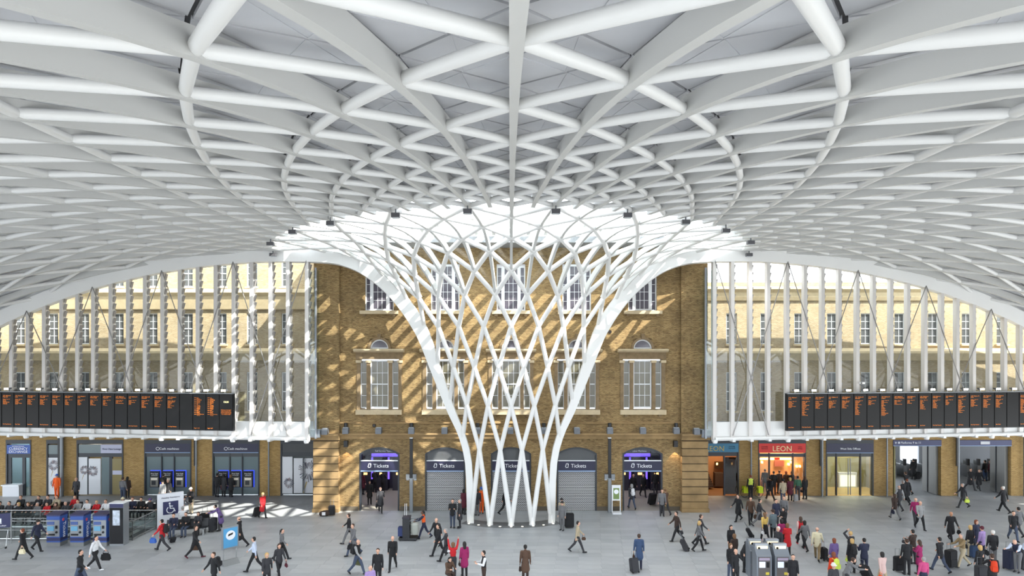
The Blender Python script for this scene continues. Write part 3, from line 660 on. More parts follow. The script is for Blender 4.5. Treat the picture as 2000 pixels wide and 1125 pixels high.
    ncall = [5, 13, 6, 6, 6, 13, 3, 14, 3, 2, 8, 7, 4, 12, 6, 7, 7, 0, 0]
    for q in range(nP):
        u0 = q * pw; xa_, xb_ = (u0, u0 + pw) if sg > 0 else (-u0 - pw, -u0)
        pn = MB().box(xa_ + 0.03, xb_ - 0.03, -0.02, 0.02, 0.05, hb - 0.05).build('display_panel', SCRN, bd)
        xl = xa_ + 0.1
        if sg < 0 and q == 0:
            txt('13:20', 0.17, ((xa_ + xb_) / 2, -0.03, hb - 0.6), pn, mat('clock_led', (245, 235, 170), 0.5, emit=1.2), 'CENTER', ext=0.002)
            txt('Welcome to the station\nPlease keep your bags\nwith you at all times and\nreport anything unusual\nto a member of staff', 0.075, ((xa_ + xb_) / 2, -0.03, hb - 1.1), pn, ORG, 'CENTER', ext=0.002); continue
        if sg < 0 and q in (1, 2):
            txt('\n'.join('%02d%02d  %s' % (13 + i // 6, (i * 10 + 20) % 60, dests[i % 17]) + '\n           On time' for i in range(9)), 0.066, (xl, -0.03, hb - 0.3), pn, ORG, 'LEFT', ext=0.002, sp=1.05)
            txt('Page 1 of 1', 0.09, (xl, -0.03, 0.14), pn, ORG, 'LEFT', ext=0.002); continue
        if sg < 0 and q == 3 or (sg > 0 and q == 17): continue
        d = dests[(q if sg > 0 else (q * 5 + 2)) % 17]; nc = ncall[(q if sg > 0 else (q * 3 + 2)) % 17]
        if sg < 0 and q > 9: nc = min(nc, 4)
        txt('13%02d  Platform %d\n%s' % (21 + 2 * q, 1 + (q * 3) % 11, d), 0.088, (xl, -0.03, hb - 0.28), pn, ORG, 'LEFT', ext=0.002)
        txt('Calling at   Page 1 of 1\n' + '\n'.join(calls[(q + i) % 15] for i in range(nc)) + ('\n& ' + d if d else ''), 0.062, (xl, -0.03, hb - 0.52), pn, ORG, 'LEFT', ext=0.002, sp=1.08)
        txt(ops_[q % 10], 0.085, (xl, -0.03, 0.22), pn, ORG, 'LEFT', ext=0.002)
    # lamps on top of the board
    LAMP = mat('board_lamp_glow', (255, 236, 200), 0.3, emit=25)
    nl = 14
    for q in range(nl):
        u = sg * (0.6 + q * (Lb - 0.8) / nl); lx, ly = Xb + u * math.cos(ab), Yb + u * math.sin(ab)
        lp = empty('board_lamp', (lx, ly - 0.02, z1b + 0.05), ab, label='small glowing floodlight on top of the departure board %s' % ('with the clock panel' if sg < 0 else 'above the red shopfront'), cat='floodlight', group='lamps on the %s departure board' % ('clock' if sg < 0 else 'shopfront'))
        MB().box(-0.03, 0.03, 0.05, 0.1, 0, 0.16).build('bracket', GREYMET, lp)
        MB().prism([(-0.17, -0.12, 0.12), (-0.17, 0.12, 0.16), (-0.17, 0.12, 0.26), (-0.17, -0.12, 0.24)], (0.34, 0, 0)).build('housing', mat('floodlight_grey'), lp)
        MB().box(-0.15, 0.15, -0.15, -0.12, 0.125, 0.235).build('lens', LAMP, lp)
Xc, Yc = on_edge(1685, -0.3)
cc = empty('security_camera', (Xc, Yc, ZZ(748, Yc)), 0.3, label='small pale security camera on the screen mullion over the departure board', cat='camera')
MB().box(-0.22, 0.12, -0.08, 0.08, -0.07, 0.07).build('housing', FRAMEW, cc); MB().lathe([(0.05, 0), (0.045, 0.04)], 10).build('lens', mat('black_metal'), cc).matrix_basis = Matrix.Translation((-0.2, -0.08, 0)) @ Matrix.Rotation(PI / 2, 4, 'X'); MB().box(0.05, 0.1, 0.05, 0.35, -0.15, -0.05).build('bracket', GREYMET, cc)
#@@SHOPS
_dn = [5]
def room(par, px0, px1, depth, h, wallm, floorm, lamp=None, Y=YR):
    x0, x1 = XX(px0, Y), XX(px1, Y); depth = min(depth, 3.0); y1 = Y + depth
    if x1 < 0: x0 -= depth * 0.75
    else: x1 = XX(px1, y1) + 0.1
    child(MB().box(x0 - 0.05, x1 + 0.05, y1, y1 + 0.1, 0, h).build('back_wall', wallm, None), par)
    child(MB().box(x0 - 0.1, x0, Y + 0.5, y1, 0, h).build('side_wall', wallm, None), par); child(MB().box(x1, x1 + 0.1, Y + 0.5, y1, 0, h).build('side_wall', wallm, None), par)
    child(MB().box(x0 - 0.1, x1 + 0.1, Y + 0.5, y1, h, h + 0.1).build('room_ceiling', wallm, None), par); child(MB().box(x0, x1, Y, y1, -0.01, 0.004).build('room_floor', floorm, None), par)
    if lamp:
        ld = bpy.data.lights.new('shop_lamp', 'AREA'); ld.energy = lamp[0]; ld.size = 1.6; ld.color = lamp[1]; lo = bpy.data.objects.new('shop_lamp', ld); col.objects.link(lo); lo.location = ((x0 + x1) / 2, Y + depth * 0.45, h - 0.06)
SHOP = {}
def shop(key, px0, px1, label, top=859, base=968, mull=()):
    _dn[0] += 1; d = empty('door_%d' % _dn[0], (xr((px0 + px1) / 2), YR, 0), kind='structure', label=label); SHOP[key] = d
    z1 = zr_(top); x0, x1 = xr(px0), xr(px1)
    f = MB(); f.box(x0, x0 + 0.1, YR - 0.04, YR + 0.25, 0, z1).box(x1 - 0.1, x1, YR - 0.04, YR + 0.25, 0, z1).box(x0 + 0.1, x1 - 0.1, YR - 0.04, YR + 0.25, z1 - 0.3, z1)
    child(f.build('frame', DARKFRAME, None), d)
    for m_ in mull: child(PBX(m_ - 1, m_ + 1, 885, 967.5, YR - 0.02, YR + 0.18).build('mullion', DARKFRAME, None), d)
    return d
def pr(key, name, m, px0, px1, py0, py1, y0=0.02, y1=0.12, par=None):
    Yq = YR if y0 < 0.5 else YR + min(y0, 2.75) ; dy = y0 - min(y0, 2.75); o = MB().box(XX(px0, Yq), XX(px1, Yq), YR + y0 - dy, YR + y1 - dy, max(0.0, ZZ(py1, Yq)), ZZ(py0, Yq)).build(name, m, None)
    if par is None: return child(o, SHOP[key])
    o.parent = par; o.matrix_parent_inverse = Matrix.Identity(4); return o
def st(key, par, body, size, px, py, m, align='CENTER', y=-0.05, name='lettering'):
    o = txt(body, size, (xr(px), YR + y, zr_(py)), None, m, align, name=name); o.parent = par; return o
FW = [mat('firework_%d' % i, c, 0.6) for i, c in enumerate(((96, 98, 108), (140, 136, 140), (120, 84, 76), (70, 72, 92), (186, 164, 110)))]
def firework(key, px, py, r, y, seed, tail=True):
    rg = random.Random(seed); mb = MB(); c = Vector((xr(px), YR + y, zr_(py)))
    for i in range(44):
        a = 2 * PI * i / 44 + rg.uniform(-0.05, 0.05); r0, r1 = r * rg.uniform(0.2, 0.45), r * rg.uniform(0.75, 1.05); w_ = r * 0.045
        d = Vector((math.cos(a), 0, math.sin(a))); n = Vector((-d.z, 0, d.x)) * w_
        mb.add([c + d * r0 - n * 0.25, c + d * r0 + n * 0.25, c + d * r1 + n, c + d * r1 - n], [(0, 1, 2, 3)], rg.choice((0, 0, 1, 1, 2, 3)))
    if tail: mb.add([c + Vector((-0.25 * r, 0, -r)), c + Vector((-0.12 * r, 0, -r)), c + Vector((-0.5 * r, 0, -2.1 * r)), c + Vector((-0.56 * r, 0, -2.1 * r))], [(0, 1, 2, 3)], 4)
    o = mb.build('firework_print', FW, None); o['kind'] = 'stuff'; child(o, SHOP[key])
WHP = mat('white_panel', (212, 214, 218), 0.5); GRG = mat('grey_green_glazing', (104, 118, 120), 0.15, spec=0.7)
# currency exchange
shop('cur', 12, 61, 'currency exchange booth with blue sign and white counter'); room(SHOP['cur'], 12, 61, 3, 4.3, mat('pale_blue_wall', (168, 200, 212), 0.8), mat('hall_floor'), (40, (0.85, 0.95, 1)))
g = pr('cur', 'sign_board', mat('exchange_blue', (56, 90, 165), 0.5), 14.5, 60, 869, 886, -0.05, 0.1)
st('cur', g, 'INTERNATIONAL', 0.12, 37, 872.6, WHITETXT, y=-0.07); st('cur', g, 'CURRENCY', 0.27, 37, 878.6, WHITETXT, y=-0.07); st('cur', g, 'EXCHANGE', 0.27, 37, 884.2, WHITETXT, y=-0.07)
pr('cur', 'transom', DARKFRAME, 14, 60, 886, 894); pr('cur', 'door_post', DARKFRAME, 43, 49, 894, 968); pr('cur', 'window_post', DARKFRAME, 14, 21.5, 894, 946); pr('cur', 'pane', CLEAR, 21.5, 43, 894, 946, 0.05, 0.06)
pr('cur', 'counter', WHP, 12, 44, 946, 968, -0.35, 0.25); pr('cur', 'counter_top', WHITETXT, 11, 45, 945, 947, -0.45, 0.25); pr('cur', 'door_pane', CLEAR, 49, 60, 896, 967, 0.06, 0.07)
# firework panel
shop('pan', 91, 116, 'narrow dark-framed bay with white firework panel'); pr('pan', 'pane', GRG, 94, 115, 869, 887); pr('pan', 'transom', DARKFRAME, 93, 115, 887, 894); pr('pan', 'printed_panel', WHP, 94, 115, 894, 966)
firework('pan', 105, 909, 0.42, 0.01, 1); firework('pan', 104, 944, 0.26, 0.01, 2, False)
# lounge
shop('lng', 150, 241, 'first class lounge entrance with white firework doors'); room(SHOP['lng'], 150, 241, 3, 4.3, mat('beige_wall', (150, 138, 104), 0.8), mat('hall_floor'), (40, (1, 0.9, 0.75)))
pr('lng', 'pane', GRG, 153, 197, 868, 885); g = pr('lng', 'sign_board', mat('pale_lilac_sign', (176, 178, 198), 0.5), 197, 240, 868, 885, -0.02, 0.1); st('lng', g, 'First Class Lounge', 0.19, 219, 878.5, mat('navy_text', (40, 44, 74), 0.6), y=-0.04)
pr('lng', 'transom', DARKFRAME, 152, 240, 885, 892.5); pr('lng', 'printed_panel', WHP, 153, 170, 893, 966); pr('lng', 'door_post', DARKFRAME, 170, 173, 892, 966); pr('lng', 'printed_door', WHP, 173, 196, 896, 965); pr('lng', 'pane', GRG, 198, 213, 893, 966); pr('lng', 'door_post', DARKFRAME, 213, 219, 892, 966)
pr('lng', 'door_pane', mat('beige_glazing', (138, 126, 88), 0.2), 219, 240, 896, 965); pr('lng', 'door_notice', mat('pale_lilac_sign'), 220, 240, 919, 927, -0.01, 0.03)
firework('lng', 165, 918, 0.36, 0.0, 3); firework('lng', 181, 920, 0.42, 0.0, 4, False)
# cash machines
BLUEGLOW = mat('blue_halo', (60, 90, 255), 0.4, emit=0.5)
for key, a, nm in (('ca1', 282, 'behind the wheelchair sign'), ('ca2', 415, 'with three people standing at it')):
    shop(key, a, a + 92, 'cash machine bay with navy sign, ' + nm, mull=(a + 33.5, a + 58)); pr(key, 'back_panel', mat('bay_back', (92, 98, 98), 0.7), a + 3, a + 89, 859, 967, 0.25, 0.3)
    pr(key, 'upper_panel', mat('upper_panel_grey', (62, 64, 66), 0.5), a + 3, a + 89, 860, 866.5, 0.03, 0.1)
    g = pr(key, 'sign_board', NAVY, a + 2, a + 90, 866.5, 883, -0.05, 0.1); st(key, g, 'Cash machines', 0.25, a + 49.5, 878.2, WHITETXT, y=-0.07); pr(key, 'sign_edge', mat('pale_blue_edge'), a + 2, a + 90, 883.2, 884.6, -0.06, 0.1)
    sy = MB().tube([Vector((xr(a + 27), YR - 0.07, zr_(876))) + Vector((0.13 * math.cos(t_), 0, 0.11 * math.sin(t_))) for t_ in [2 * PI * i / 10 for i in range(10)]], 0.02, 5).build('coin_symbol', WHITETXT, None); sy.parent = g
    pr(key, 'transom', mat('upper_panel_grey'), a + 3, a + 89, 884.6, 892, 0.0, 0.1)
    for p0, p1 in ((a + 3, a + 32.5), (a + 34.5, a + 57), (a + 59, a + 89)): pr(key, 'pane', GRG, p0, p1, 892, 966, 0.08, 0.1)
    for q in range(3):
        px = a + 12.3 + q * 24.6
        c = empty('cash_machine', (xr(px + 9.5), YR + 0.02, zr_(951)), label='blue-edged cash machine, %s unit, bay %s' % (('left', 'middle', 'right')[q], nm), cat='cash machine')
        k_ = YR / F
        MB().box(-10.2 * k_, 10.2 * k_, -0.02, 0.05, -0.01, 32.4 * k_).build('halo_light', BLUEGLOW, c); MB().box(-9.3 * k_, 9.3 * k_, -0.16, -0.02, 0, 31.5 * k_).build('surround', mat('atm_black', (18, 18, 20), 0.3), c)
        MB().box(-7.6 * k_, 7.6 * k_, -0.2, -0.16, 1.5 * k_, 20 * k_).build('fascia', mat('atm_grey', (132, 130, 124), 0.4, 0.5), c); MB().box(-5 * k_, 3 * k_, -0.215, -0.2, 5 * k_, 13 * k_).build('screen', mat('atm_screen', (60, 62, 66), 0.2), c)
        MB().box(-6 * k_, 6 * k_, -0.215, -0.2, 15 * k_, 18 * k_).build('card_slot', mat('atm_slot', (196, 190, 178), 0.4, emit=0.3), c)
        txt('Free Cash', 0.13, (0, -0.165, 25.5 * k_), c, WHITETXT, ext=0.003); txt('withdrawals', 0.1, (0, -0.165, 22.5 * k_), c, WHITETXT, ext=0.003)
# hoarding
shop('hrd', 548, 614, 'dark-framed bay with white firework doors next to the left corner pier'); pr('hrd', 'upper_panel', mat('upper_panel_grey'), 551, 613, 864, 883); pr('hrd', 'transom', DARKFRAME, 550, 613, 883, 892); pr('hrd', 'printed_panel', WHP, 551, 571, 891, 964)
pr('hrd', 'printed_door', WHP, 573.5, 592, 895, 963); pr('hrd', 'printed_door', WHP, 595, 613, 895, 963)
for p_ in (592, 595): pr('hrd', 'door_handle', GREYMET, p_ - 0.4, p_ + 0.6, 895, 963, -0.12, -0.06)
firework('hrd', 603, 920, 0.8, 0.0, 5); firework('hrd', 564, 943, 0.42, 0.0, 6, False)
pr('hrd', 'back_panel', mat('bay_back'), 549, 614, 859, 967, 0.25, 0.3)
# right-hand shops
WARM = (1, 0.72, 0.42)
GOLD = mat('gold_lettering', (196, 176, 96), 0.5); CREAM = mat('cream_lettering', (236, 214, 160), 0.5)
shop('lb', 1378, 1443, 'restaurant entrance with teal sign beside the right corner pier'); room(SHOP['lb'], 1378, 1443, 5, 4.3, mat('warm_wall', (150, 104, 66), 0.8), mat('warm_floor', (120, 86, 56), 0.6), (120, WARM))
g = pr('lb', 'sign_board', mat('teal_sign', (52, 118, 150), 0.5), 1379, 1442, 866, 883, -0.05, 0.1); st('lb', g, 'LEON', 0.55, 1396, 880.6, GOLD, y=-0.07); st('lb', g, 'naturally\nfast food', 0.14, 1429, 873, mat('teal_dark', (30, 76, 92), 0.5), y=-0.07)
pr('lb', 'transom', DARKFRAME, 1379, 1442, 883, 891); pr('lb', 'door_leaf', DARKFRAME, 1413, 1416, 891, 967, -0.05, 0.1); pr('lb', 'door_pane', glass('dark_tinted_glass', (110, 112, 112), 0.1), 1416, 1440, 893, 965, 0.02, 0.03)
pr('lb', 'wall_mirror', mat('mirror_dark', (60, 44, 34), 0.2), 1397, 1428, 902, 915, 4.7, 4.9); pr('lb', 'bar_counter', mat('counter_dark', (74, 60, 52), 0.5), 1397, 1413, 924, 950, 2.5, 3.2)
for p_ in (1399, 1428): pr('lb', 'wall_lamp', mat('warm_bulb', (255, 190, 110), 0.4, emit=8), p_, p_ + 3, 904, 908, 4.5, 4.7)
for q in range(7): pr('lb', 'stair_tread', mat('stair_dark', (60, 46, 38), 0.7), 1380, 1394 - q * 1.7, 948 - q * 4.2, 952 - q * 4.2, 2.0 + 0.2 * q, 2.3 + 0.2 * q)
shop('lr', 1481, 1574, 'busy restaurant entrance with red sign and a queue at its door', mull=(1503, 1549)); room(SHOP['lr'], 1481, 1574, 6, 4.3, mat('warm_cream_wall', (196, 150, 100), 0.8), mat('warm_floor'), (230, (1, 0.8, 0.56)))
g = pr('lr', 'sign_board', mat('red_sign', (206, 40, 30), 0.5), 1482, 1573, 866, 884, -0.05, 0.1); st('lr', g, 'LEON', 0.58, 1527, 881, CREAM, y=-0.07)
st('lr', g, 'naturally\nfast food', 0.14, 1493, 873.5, mat('dark_red', (120, 20, 20), 0.5), y=-0.07); st('lr', g, 'open\nall day', 0.14, 1562, 873.5, mat('dark_red'), y=-0.07)
pr('lr', 'transom', DARKFRAME, 1482, 1573, 886, 892.5); pr('lr', 'upper_pane', mat('warm_lit_glass', (226, 170, 100), 0.3, emit=0.5), 1484, 1572, 861, 865); pr('lr', 'pane', CLEAR, 1484, 1502, 893, 966, 0.05, 0.06); pr('lr', 'pane', CLEAR, 1550, 1571, 893, 966, 0.05, 0.06)
pr('lr', 'menu_light', mat('menu_white', (255, 225, 170), 0.4, emit=2.5), 1484, 1512, 895, 898, 3.5, 3.6); pr('lr', 'menu_light', mat('menu_white'), 1524, 1546, 895, 898, 3.5, 3.6); pr('lr', 'menu_board', mat('red_sign'), 1514, 1523, 894, 898, 3.5, 3.6)
pr('lr', 'serving_counter', mat('counter_wood', (150, 96, 56), 0.5), 1490, 1560, 930, 960, 4.6, 5.3); pr('lr', 'wall_poster', mat('poster_brown', (150, 84, 66), 0.5), 1513, 1531, 899, 911, 5.85, 5.95)
for p_ in (1540, 1545, 1556, 1562, 1488): pr('lr', 'pendant_lamp', mat('warm_bulb'), p_, p_ + 2.4, 901 + (p_ % 3) * 4, 905 + (p_ % 3) * 4, 3.0, 3.2)
shop('wso', 1613, 1706, 'office entrance with navy sign and glowing reception desk', mull=(1634, 1681)); room(SHOP['wso'], 1613, 1706, 5, 4.3, mat('olive_wall', (140, 134, 96), 0.8), mat('sand_floor', (176, 150, 96), 0.6), (150, (1, 0.9, 0.66)))
pr('wso', 'upper_panel', mat('upper_panel_grey'), 1615, 1704, 859.5, 866); g = pr('wso', 'sign_board', NAVY, 1614, 1705, 866, 883.5, -0.05, 0.1); st('wso', g, 'West Side Offices', 0.21, 1660, 878, WHITETXT, y=-0.07); pr('wso', 'sign_edge', mat('pale_blue_edge'), 1614, 1705, 883.7, 885, -0.06, 0.1)
pr('wso', 'transom', mat('upper_panel_grey'), 1615, 1704, 885, 892); pr('wso', 'pane', CLEAR, 1615, 1633, 892, 966, 0.05, 0.06); pr('wso', 'pane', CLEAR, 1682, 1704, 892, 966, 0.05, 0.06); pr('wso', 'door_pane', CLEAR, 1637, 1657, 894, 966, 0.06, 0.07); pr('wso', 'door_pane', CLEAR, 1658, 1679, 894, 966, 0.06, 0.07)
for p_ in (1655.5, 1660): pr('wso', 'door_handle', GREYMET, p_ - 0.6, p_ + 0.6, 895, 966, -0.1, -0.04)
pr('wso', 'reception_desk', WHP, 1638, 1674, 923, 953, 3.0, 3.8); pr('wso', 'lit_desk_front', mat('lit_panel', (255, 244, 190), 0.4, emit=1.0), 1641, 1671, 928, 950, 2.95, 3.0)
# passages to the platforms
PG = mat('passage_panel', (120, 120, 118), 0.35, 0.3)
for key, a, b, nm in (('p1', 1744, 1838, 'open passage to the platforms with arrow sign and ticket gates beyond'), ('p2', 1874, 1975, 'open passage with a plain navy lintel, sunlit floor at its foot')):
    _dn[0] += 1; d = empty('door_%d' % _dn[0], (xr((a + b) / 2), YR, 0), kind='structure', label=nm); SHOP[key] = d
    g = pr(key, 'sign_board', mat('lintel_navy', (58, 62, 98), 0.5), a, b, 859.5, 870, -0.05, 0.3)
    pr(key, 'sign_edge', mat('pale_blue_edge'), a, b, 870, 871.2, -0.06, 0.3)
    if key == 'p1':
        st(key, g, 'Platforms 9 to 11', 0.22, a + 14, 866.3, WHITETXT, 'LEFT', y=-0.07)
        ar = MB().box(xr(a + 3), xr(a + 7), YR - 0.075, YR - 0.06, zr_(864.9), zr_(864.1)).build('arrow_symbol', WHITETXT, None); ar.parent = g
        for s2 in (1, -1):
            o = MB().tube([(xr(a + 3), YR - 0.07, zr_(864.5)), (xr(a + 5), YR - 0.07, zr_(864.5 - 1.8 * s2))], 0.016, 4).build('arrow_symbol', WHITETXT, None); o.parent = g
        o = MB().box(xr(a + 9.3), xr(a + 12.3), YR - 0.07, YR - 0.06, zr_(866.3), zr_(862.6)).build('platform_symbol', WHITETXT, None); o.parent = g
    else: pr(key, 'sign_plate', mat('pale_plate', (190, 192, 196), 0.4), a + 40, a + 58, 862, 867.5, -0.07, -0.04)
    x1 = xr(b); child(MB().box(x1 - 0.25, x1 - 0.02, YR + 0.3, YR + 1.75, 0.03, zr_(871)).build('folded_gate_leaf', PG, None), d); child(MB().box(x1 - 0.3, x1 - 0.25, YR + 1.1, YR + 1.16, 0.03, zr_(871)).build('leaf_joint', DARKFRAME, None), d)
plat = empty('wall_passage', (30, 58, 0), kind='structure', label='pale wall and soffit beyond the ticket gates')
child(MB().box(36.5, 40, 72, 72.2, 3.0, 6).build('far_panel', mat('far_white', (226, 230, 236), 0.6), None), plat); child(MB().box(39.2, 60, 59, 59.2, 0, 6).build('far_panel', mat('far_grey', (166, 170, 176), 0.6), None), plat)
child(MB().box(30, 37.4, 59, 59.2, 0, 6).build('far_panel', mat('far_grey'), None), plat); child(MB().box(xr(1740), 62, YR + 0.5, 59, 5.4, 5.6).build('soffit', mat('inner_wall'), None), plat)
child(MB().box(xr(1744) - 0.3, xr(1744), YR + 0.5, 50.0, 0, 5.4).build('side_wall', mat('inner_wall'), None), plat)
for q in range(17):
    gx = 31.6 + q * 0.92
    gt = empty('ticket_gate', (gx, 54.4, 0), label='grey ticket gate with black reader post and paddles beyond the platform passages', cat='ticket gate', group='ticket gates beyond the passages')
    MB().box(-0.14, 0.14, -0.9, 0.9, 0, 1.0).build('cabinet', mat('gate_steel', (140, 142, 144), 0.35, 0.6), gt); MB().box(-0.1, 0.1, -0.9, -0.7, 1.0, 1.55).build('reader_post', mat('black_metal'), gt)
    MB().prism([(0.14, 0, 0.35), (0.42, 0, 0.35), (0.42, 0, 1.2), (0.14, 0, 1.35)], (0, 0.03, 0)).build('paddle', mat('paddle_grey', (170, 176, 180), 0.2), gt)
# downpipes on the ranges
for px, r, nm in ((125, 0.13, 'between the two firework bays'), (386, 0.07, 'between the cash machine bays'), (527, 0.06, 'left of the firework doors'), (1465, 0.06, 'behind the cyclist'), (1603, 0.08, 'beside the office entrance'), (1729, 0.06, 'between office and platform passage'), (1868, 0.08, 'between the two platform passages'), (1996, 0.07, 'at the far end of the range')):
    d = empty('downpipe', (xr(px), YR - 0.22, 0), label='vertical grey metal downpipe on brick, ' + nm, cat='downpipe')
    MB().tube([(0, 0, 0), (0, 0, 4.95)], r, 10).build('pipe', GREYMET, d, True)
    if px in (125, 386, 1603, 1868): MB().box(-r * 2.2, -r, -0.05, 0.05, 2.3, 4.95).build('black_sleeve', mat('black_metal'), d)
    for z in (0.4, 2.3): MB().lathe([(r + 0.02, z), (r + 0.025, z + 0.03), (r + 0.02, z + 0.08)], 10).build('clip', GREYMET, d)
#@@THINGS
SPOTW = 480
# ---- dark spotlights clipped to the skylight ring
for q, (px, py) in enumerate(((533, 486), (534, 466), (575, 450), (655, 435), (771, 422), (921, 415), (1078, 412), (1225, 420), (1342, 435), (1415, 450), (1456, 469), (1459, 483))):
    best = min((S(11.6, k * DL * 0.5) for k in range(-100, 101)), key=lambda p: (PPX + F * (p.x - CX) / p.y - px) ** 2 + (HOR - F * (p.z - H) / p.y - py) ** 2 if p.y > 5 else 1e9)
    sp = empty('ring_spotlight', best + Vector((0, -0.05, -0.56)), label='dark box spotlight clipped under the white tubes at the skylight rim', cat='spotlight', group='spotlights around the skylight rim')
    MB().box(-0.2, 0.2, -0.13, 0.13, 0.05, 0.26).build('housing', mat('spot_dark', (96, 96, 100), 0.4, 0.3), sp); MB().box(-0.16, 0.16, -0.1, 0.1, 0.02, 0.05).build('lens', mat('floodlight_lens'), sp); MB().box(-0.03, 0.03, -0.03, 0.03, 0.26, 0.55).build('bracket', GREYMET, sp)
    ld = bpy.data.lights.new('rim_spot_lamp', 'SPOT'); ld.energy = SPOTW; ld.spot_size = 1.9; ld.spot_blend = 0.8; ld.shadow_soft_size = 0.25; lo = bpy.data.objects.new('rim_spot_lamp', ld); col.objects.link(lo); lo.location = sp.location + Vector((0, -0.05, -0.1)); lo.rotation_euler = Vector((0.25 * sp.location.x, -5 - 0.1 * abs(sp.location.x), -17)).to_track_quat('-Z', 'Y').to_euler()
# ---- blue ticket machines and black information kiosk
TB = mat('ticket_blue', (50, 84, 156), 0.4); TD = mat('ticket_navy', (44, 46, 88), 0.4); TS = mat('machine_silver', (150, 154, 158), 0.35, 0.5)
for q, px in enumerate((91, 137, 182)):
    g = G(px, 1067); t = empty('ticket_machine', (g.x + 0.38, g.y + 0.3, 0), label='blue and silver ticket machine before the glass balustrade, ' + ('next to the trolley sign', 'middle of three', 'next to the black kiosk')[q], cat='ticket machine')
    MB().box(-0.38, 0.38, -0.3, 0.3, 0, 0.22).build('plinth', mat('machine_base', (120, 122, 122), 0.5), t); MB().box(-0.38, 0.38, -0.3, 0.3, 0.22, 1.7).build('body', TB, t)
    MB().prism([(-0.4, -0.33, 1.7), (-0.4, 0.32, 1.7), (-0.4, 0.32, 1.86), (-0.4, -0.33, 1.78)], (0.8, 0, 0)).build('canopy', TD, t)
    MB().box(-0.36, 0.36, -0.32, -0.3, 1.5, 1.68).build('header_panel', TB, t); fp = MB().box(-0.36, 0.36, -0.33, -0.3, 0.55, 1.48).build('front_panel', TS, t)
    MB().box(-0.33, 0.08, -0.345, -0.33, 1.22, 1.4).build('display', mat('display_blue', (76, 96, 150), 0.3), fp); MB().box(-0.3, 0.06, -0.36, -0.33, 0.88, 1.14).build('screen', mat('screen_blue', (90, 140, 170), 0.2, emit=0.25), fp); MB().box(0.14, 0.26, -0.35, -0.33, 1.0, 1.18).build('keypad', mat('atm_black'), fp); MB().lathe([(0.07, 0), (0.06, 0.03)], 12).build('coin_tray', mat('atm_black'), fp).matrix_basis = Matrix.Translation((0.2, -0.33, 0.8)) @ Matrix.Rotation(PI / 2, 4, 'X')
    MB().box(-0.3, 0.1, -0.36, -0.33, 0.62, 0.72).build('ticket_tray', mat('atm_black'), fp)
    MB().box(-0.381, 0.381, -0.305, 0.301, 0.3, 0.48).build('navy_band', TD, t)
    lt = txt('Tickets', 0.3, (0.385, 0.05, 1.3), t, WHITETXT, 'LEFT'); lt.rotation_euler = (0, PI / 2, PI / 2); lt.rotation_mode = 'XYZ'; lt.matrix_basis = Matrix.Translation((0.388, -0.06, 1.32)) @ Matrix.Rotation(PI / 2, 4, 'Z') @ Matrix.Rotation(PI / 2, 4, 'Y')
    MB().lathe([(0.09, 0), (0.08, 0.01)], 12).build('red_emblem', mat('emblem_red', (200, 70, 84), 0.5), t).matrix_basis = Matrix.Translation((0.38, -0.05, 1.45)) @ Matrix.Rotation(PI / 2, 4, 'Y')
g = G(213, 1066); t = empty('information_kiosk', (g.x + 0.4, g.y + 0.25, 0), label='tall black kiosk with lit screen and grey sides by the ticket machines', cat='kiosk')
MB().box(-0.4, 0.4, -0.22, 0.28, 0, 2.38).build('casing', TS, t); MB().box(-0.38, 0.38, -0.24, -0.22, 0.1, 2.14).build('front_glass', mat('kiosk_black', (16, 16, 20), 0.15), t); MB().box(-0.38, 0.38, -0.24, -0.22, 2.15, 2.36).build('header', TD, t); MB().box(-0.2, 0.2, -0.25, -0.24, 1.15, 2.0).build('screen', mat('kiosk_screen', (150, 160, 172), 0.2, emit=0.4, noise=0.6, nscale=5), t); MB().box(-0.42, 0.42, -0.25, 0.3, 2.38, 2.42).build('top', FRAMEW, t)
# ---- stair void with glass balustrade
STN = mat('stainless', (176, 178, 178), 0.25, 0.8)
bal = empty('glass_balustrade', (-30, 37, 0), label='glass and stainless steel balustrade around the stair void behind the ticket machines', cat='balustrade')
vx0, vx1, vy0, vy1 = -40.0, -22.0, 35.7, 38.1
for (x0, y0, x1, y1, n) in ((vx0, vy0, vx1, vy0, 10), (vx0, vy1, vx1, vy1, 10), (vx1, vy0, vx1, vy1, 2)):
    for i in range(n):
        a, b = Vector((x0 + (x1 - x0) * (i + 0.03) / n, y0 + (y1 - y0) * (i + 0.03) / n, 0.12)), Vector((x0 + (x1 - x0) * (i + 0.97) / n, y0 + (y1 - y0) * (i + 0.97) / n, 0.12)); n_ = Vector((0.008, 0, 0)) if x0 == x1 else Vector((0, 0.008, 0))
        child(MB().prism([a - n_, b - n_, b - n_ + Vector((0, 0, 0.9)), a - n_ + Vector((0, 0, 0.9))], n_ * 2).build('glass_panel', CLEAR, None), bal)
    for i in range(n + 1):
        p = Vector((x0 + (x1 - x0) * i / n, y0 + (y1 - y0) * i / n, 0)); child(MB().tube([p, p + Vector((0, 0, 1.1))], 0.025, 6).build('post', STN, None, True), bal)
    for z, r in ((1.12, 0.035), (0.1, 0.05), (0.6, 0.02)): child(MB().tube([(x0, y0, z), (x1, y1, z)], r, 8).build('handrail' if z > 1 else 'rail', STN, None, True), bal)
pit = empty('trim_3', (-30, 37, 0), kind='structure', label='dark stair void sunk into the paving')
child(MB().box(vx0, vx1 - 0.1, vy0 + 0.1, vy1 - 0.1, 0.006, 0.02).build('void_shade_sheet', mat('void_shade', (52, 54, 56), 0.6), None), pit)  # flat dark sheet paints the shade of the stair well; nothing is sunk
for i in range(8): child(MB().box(vx1 - 1.0 - i * 0.9, vx1 - 0.6 - i * 0.9, vy0 + 0.3, vy1 - 0.3, 0.02, 0.05).build('step_nosing', STN, None), pit)
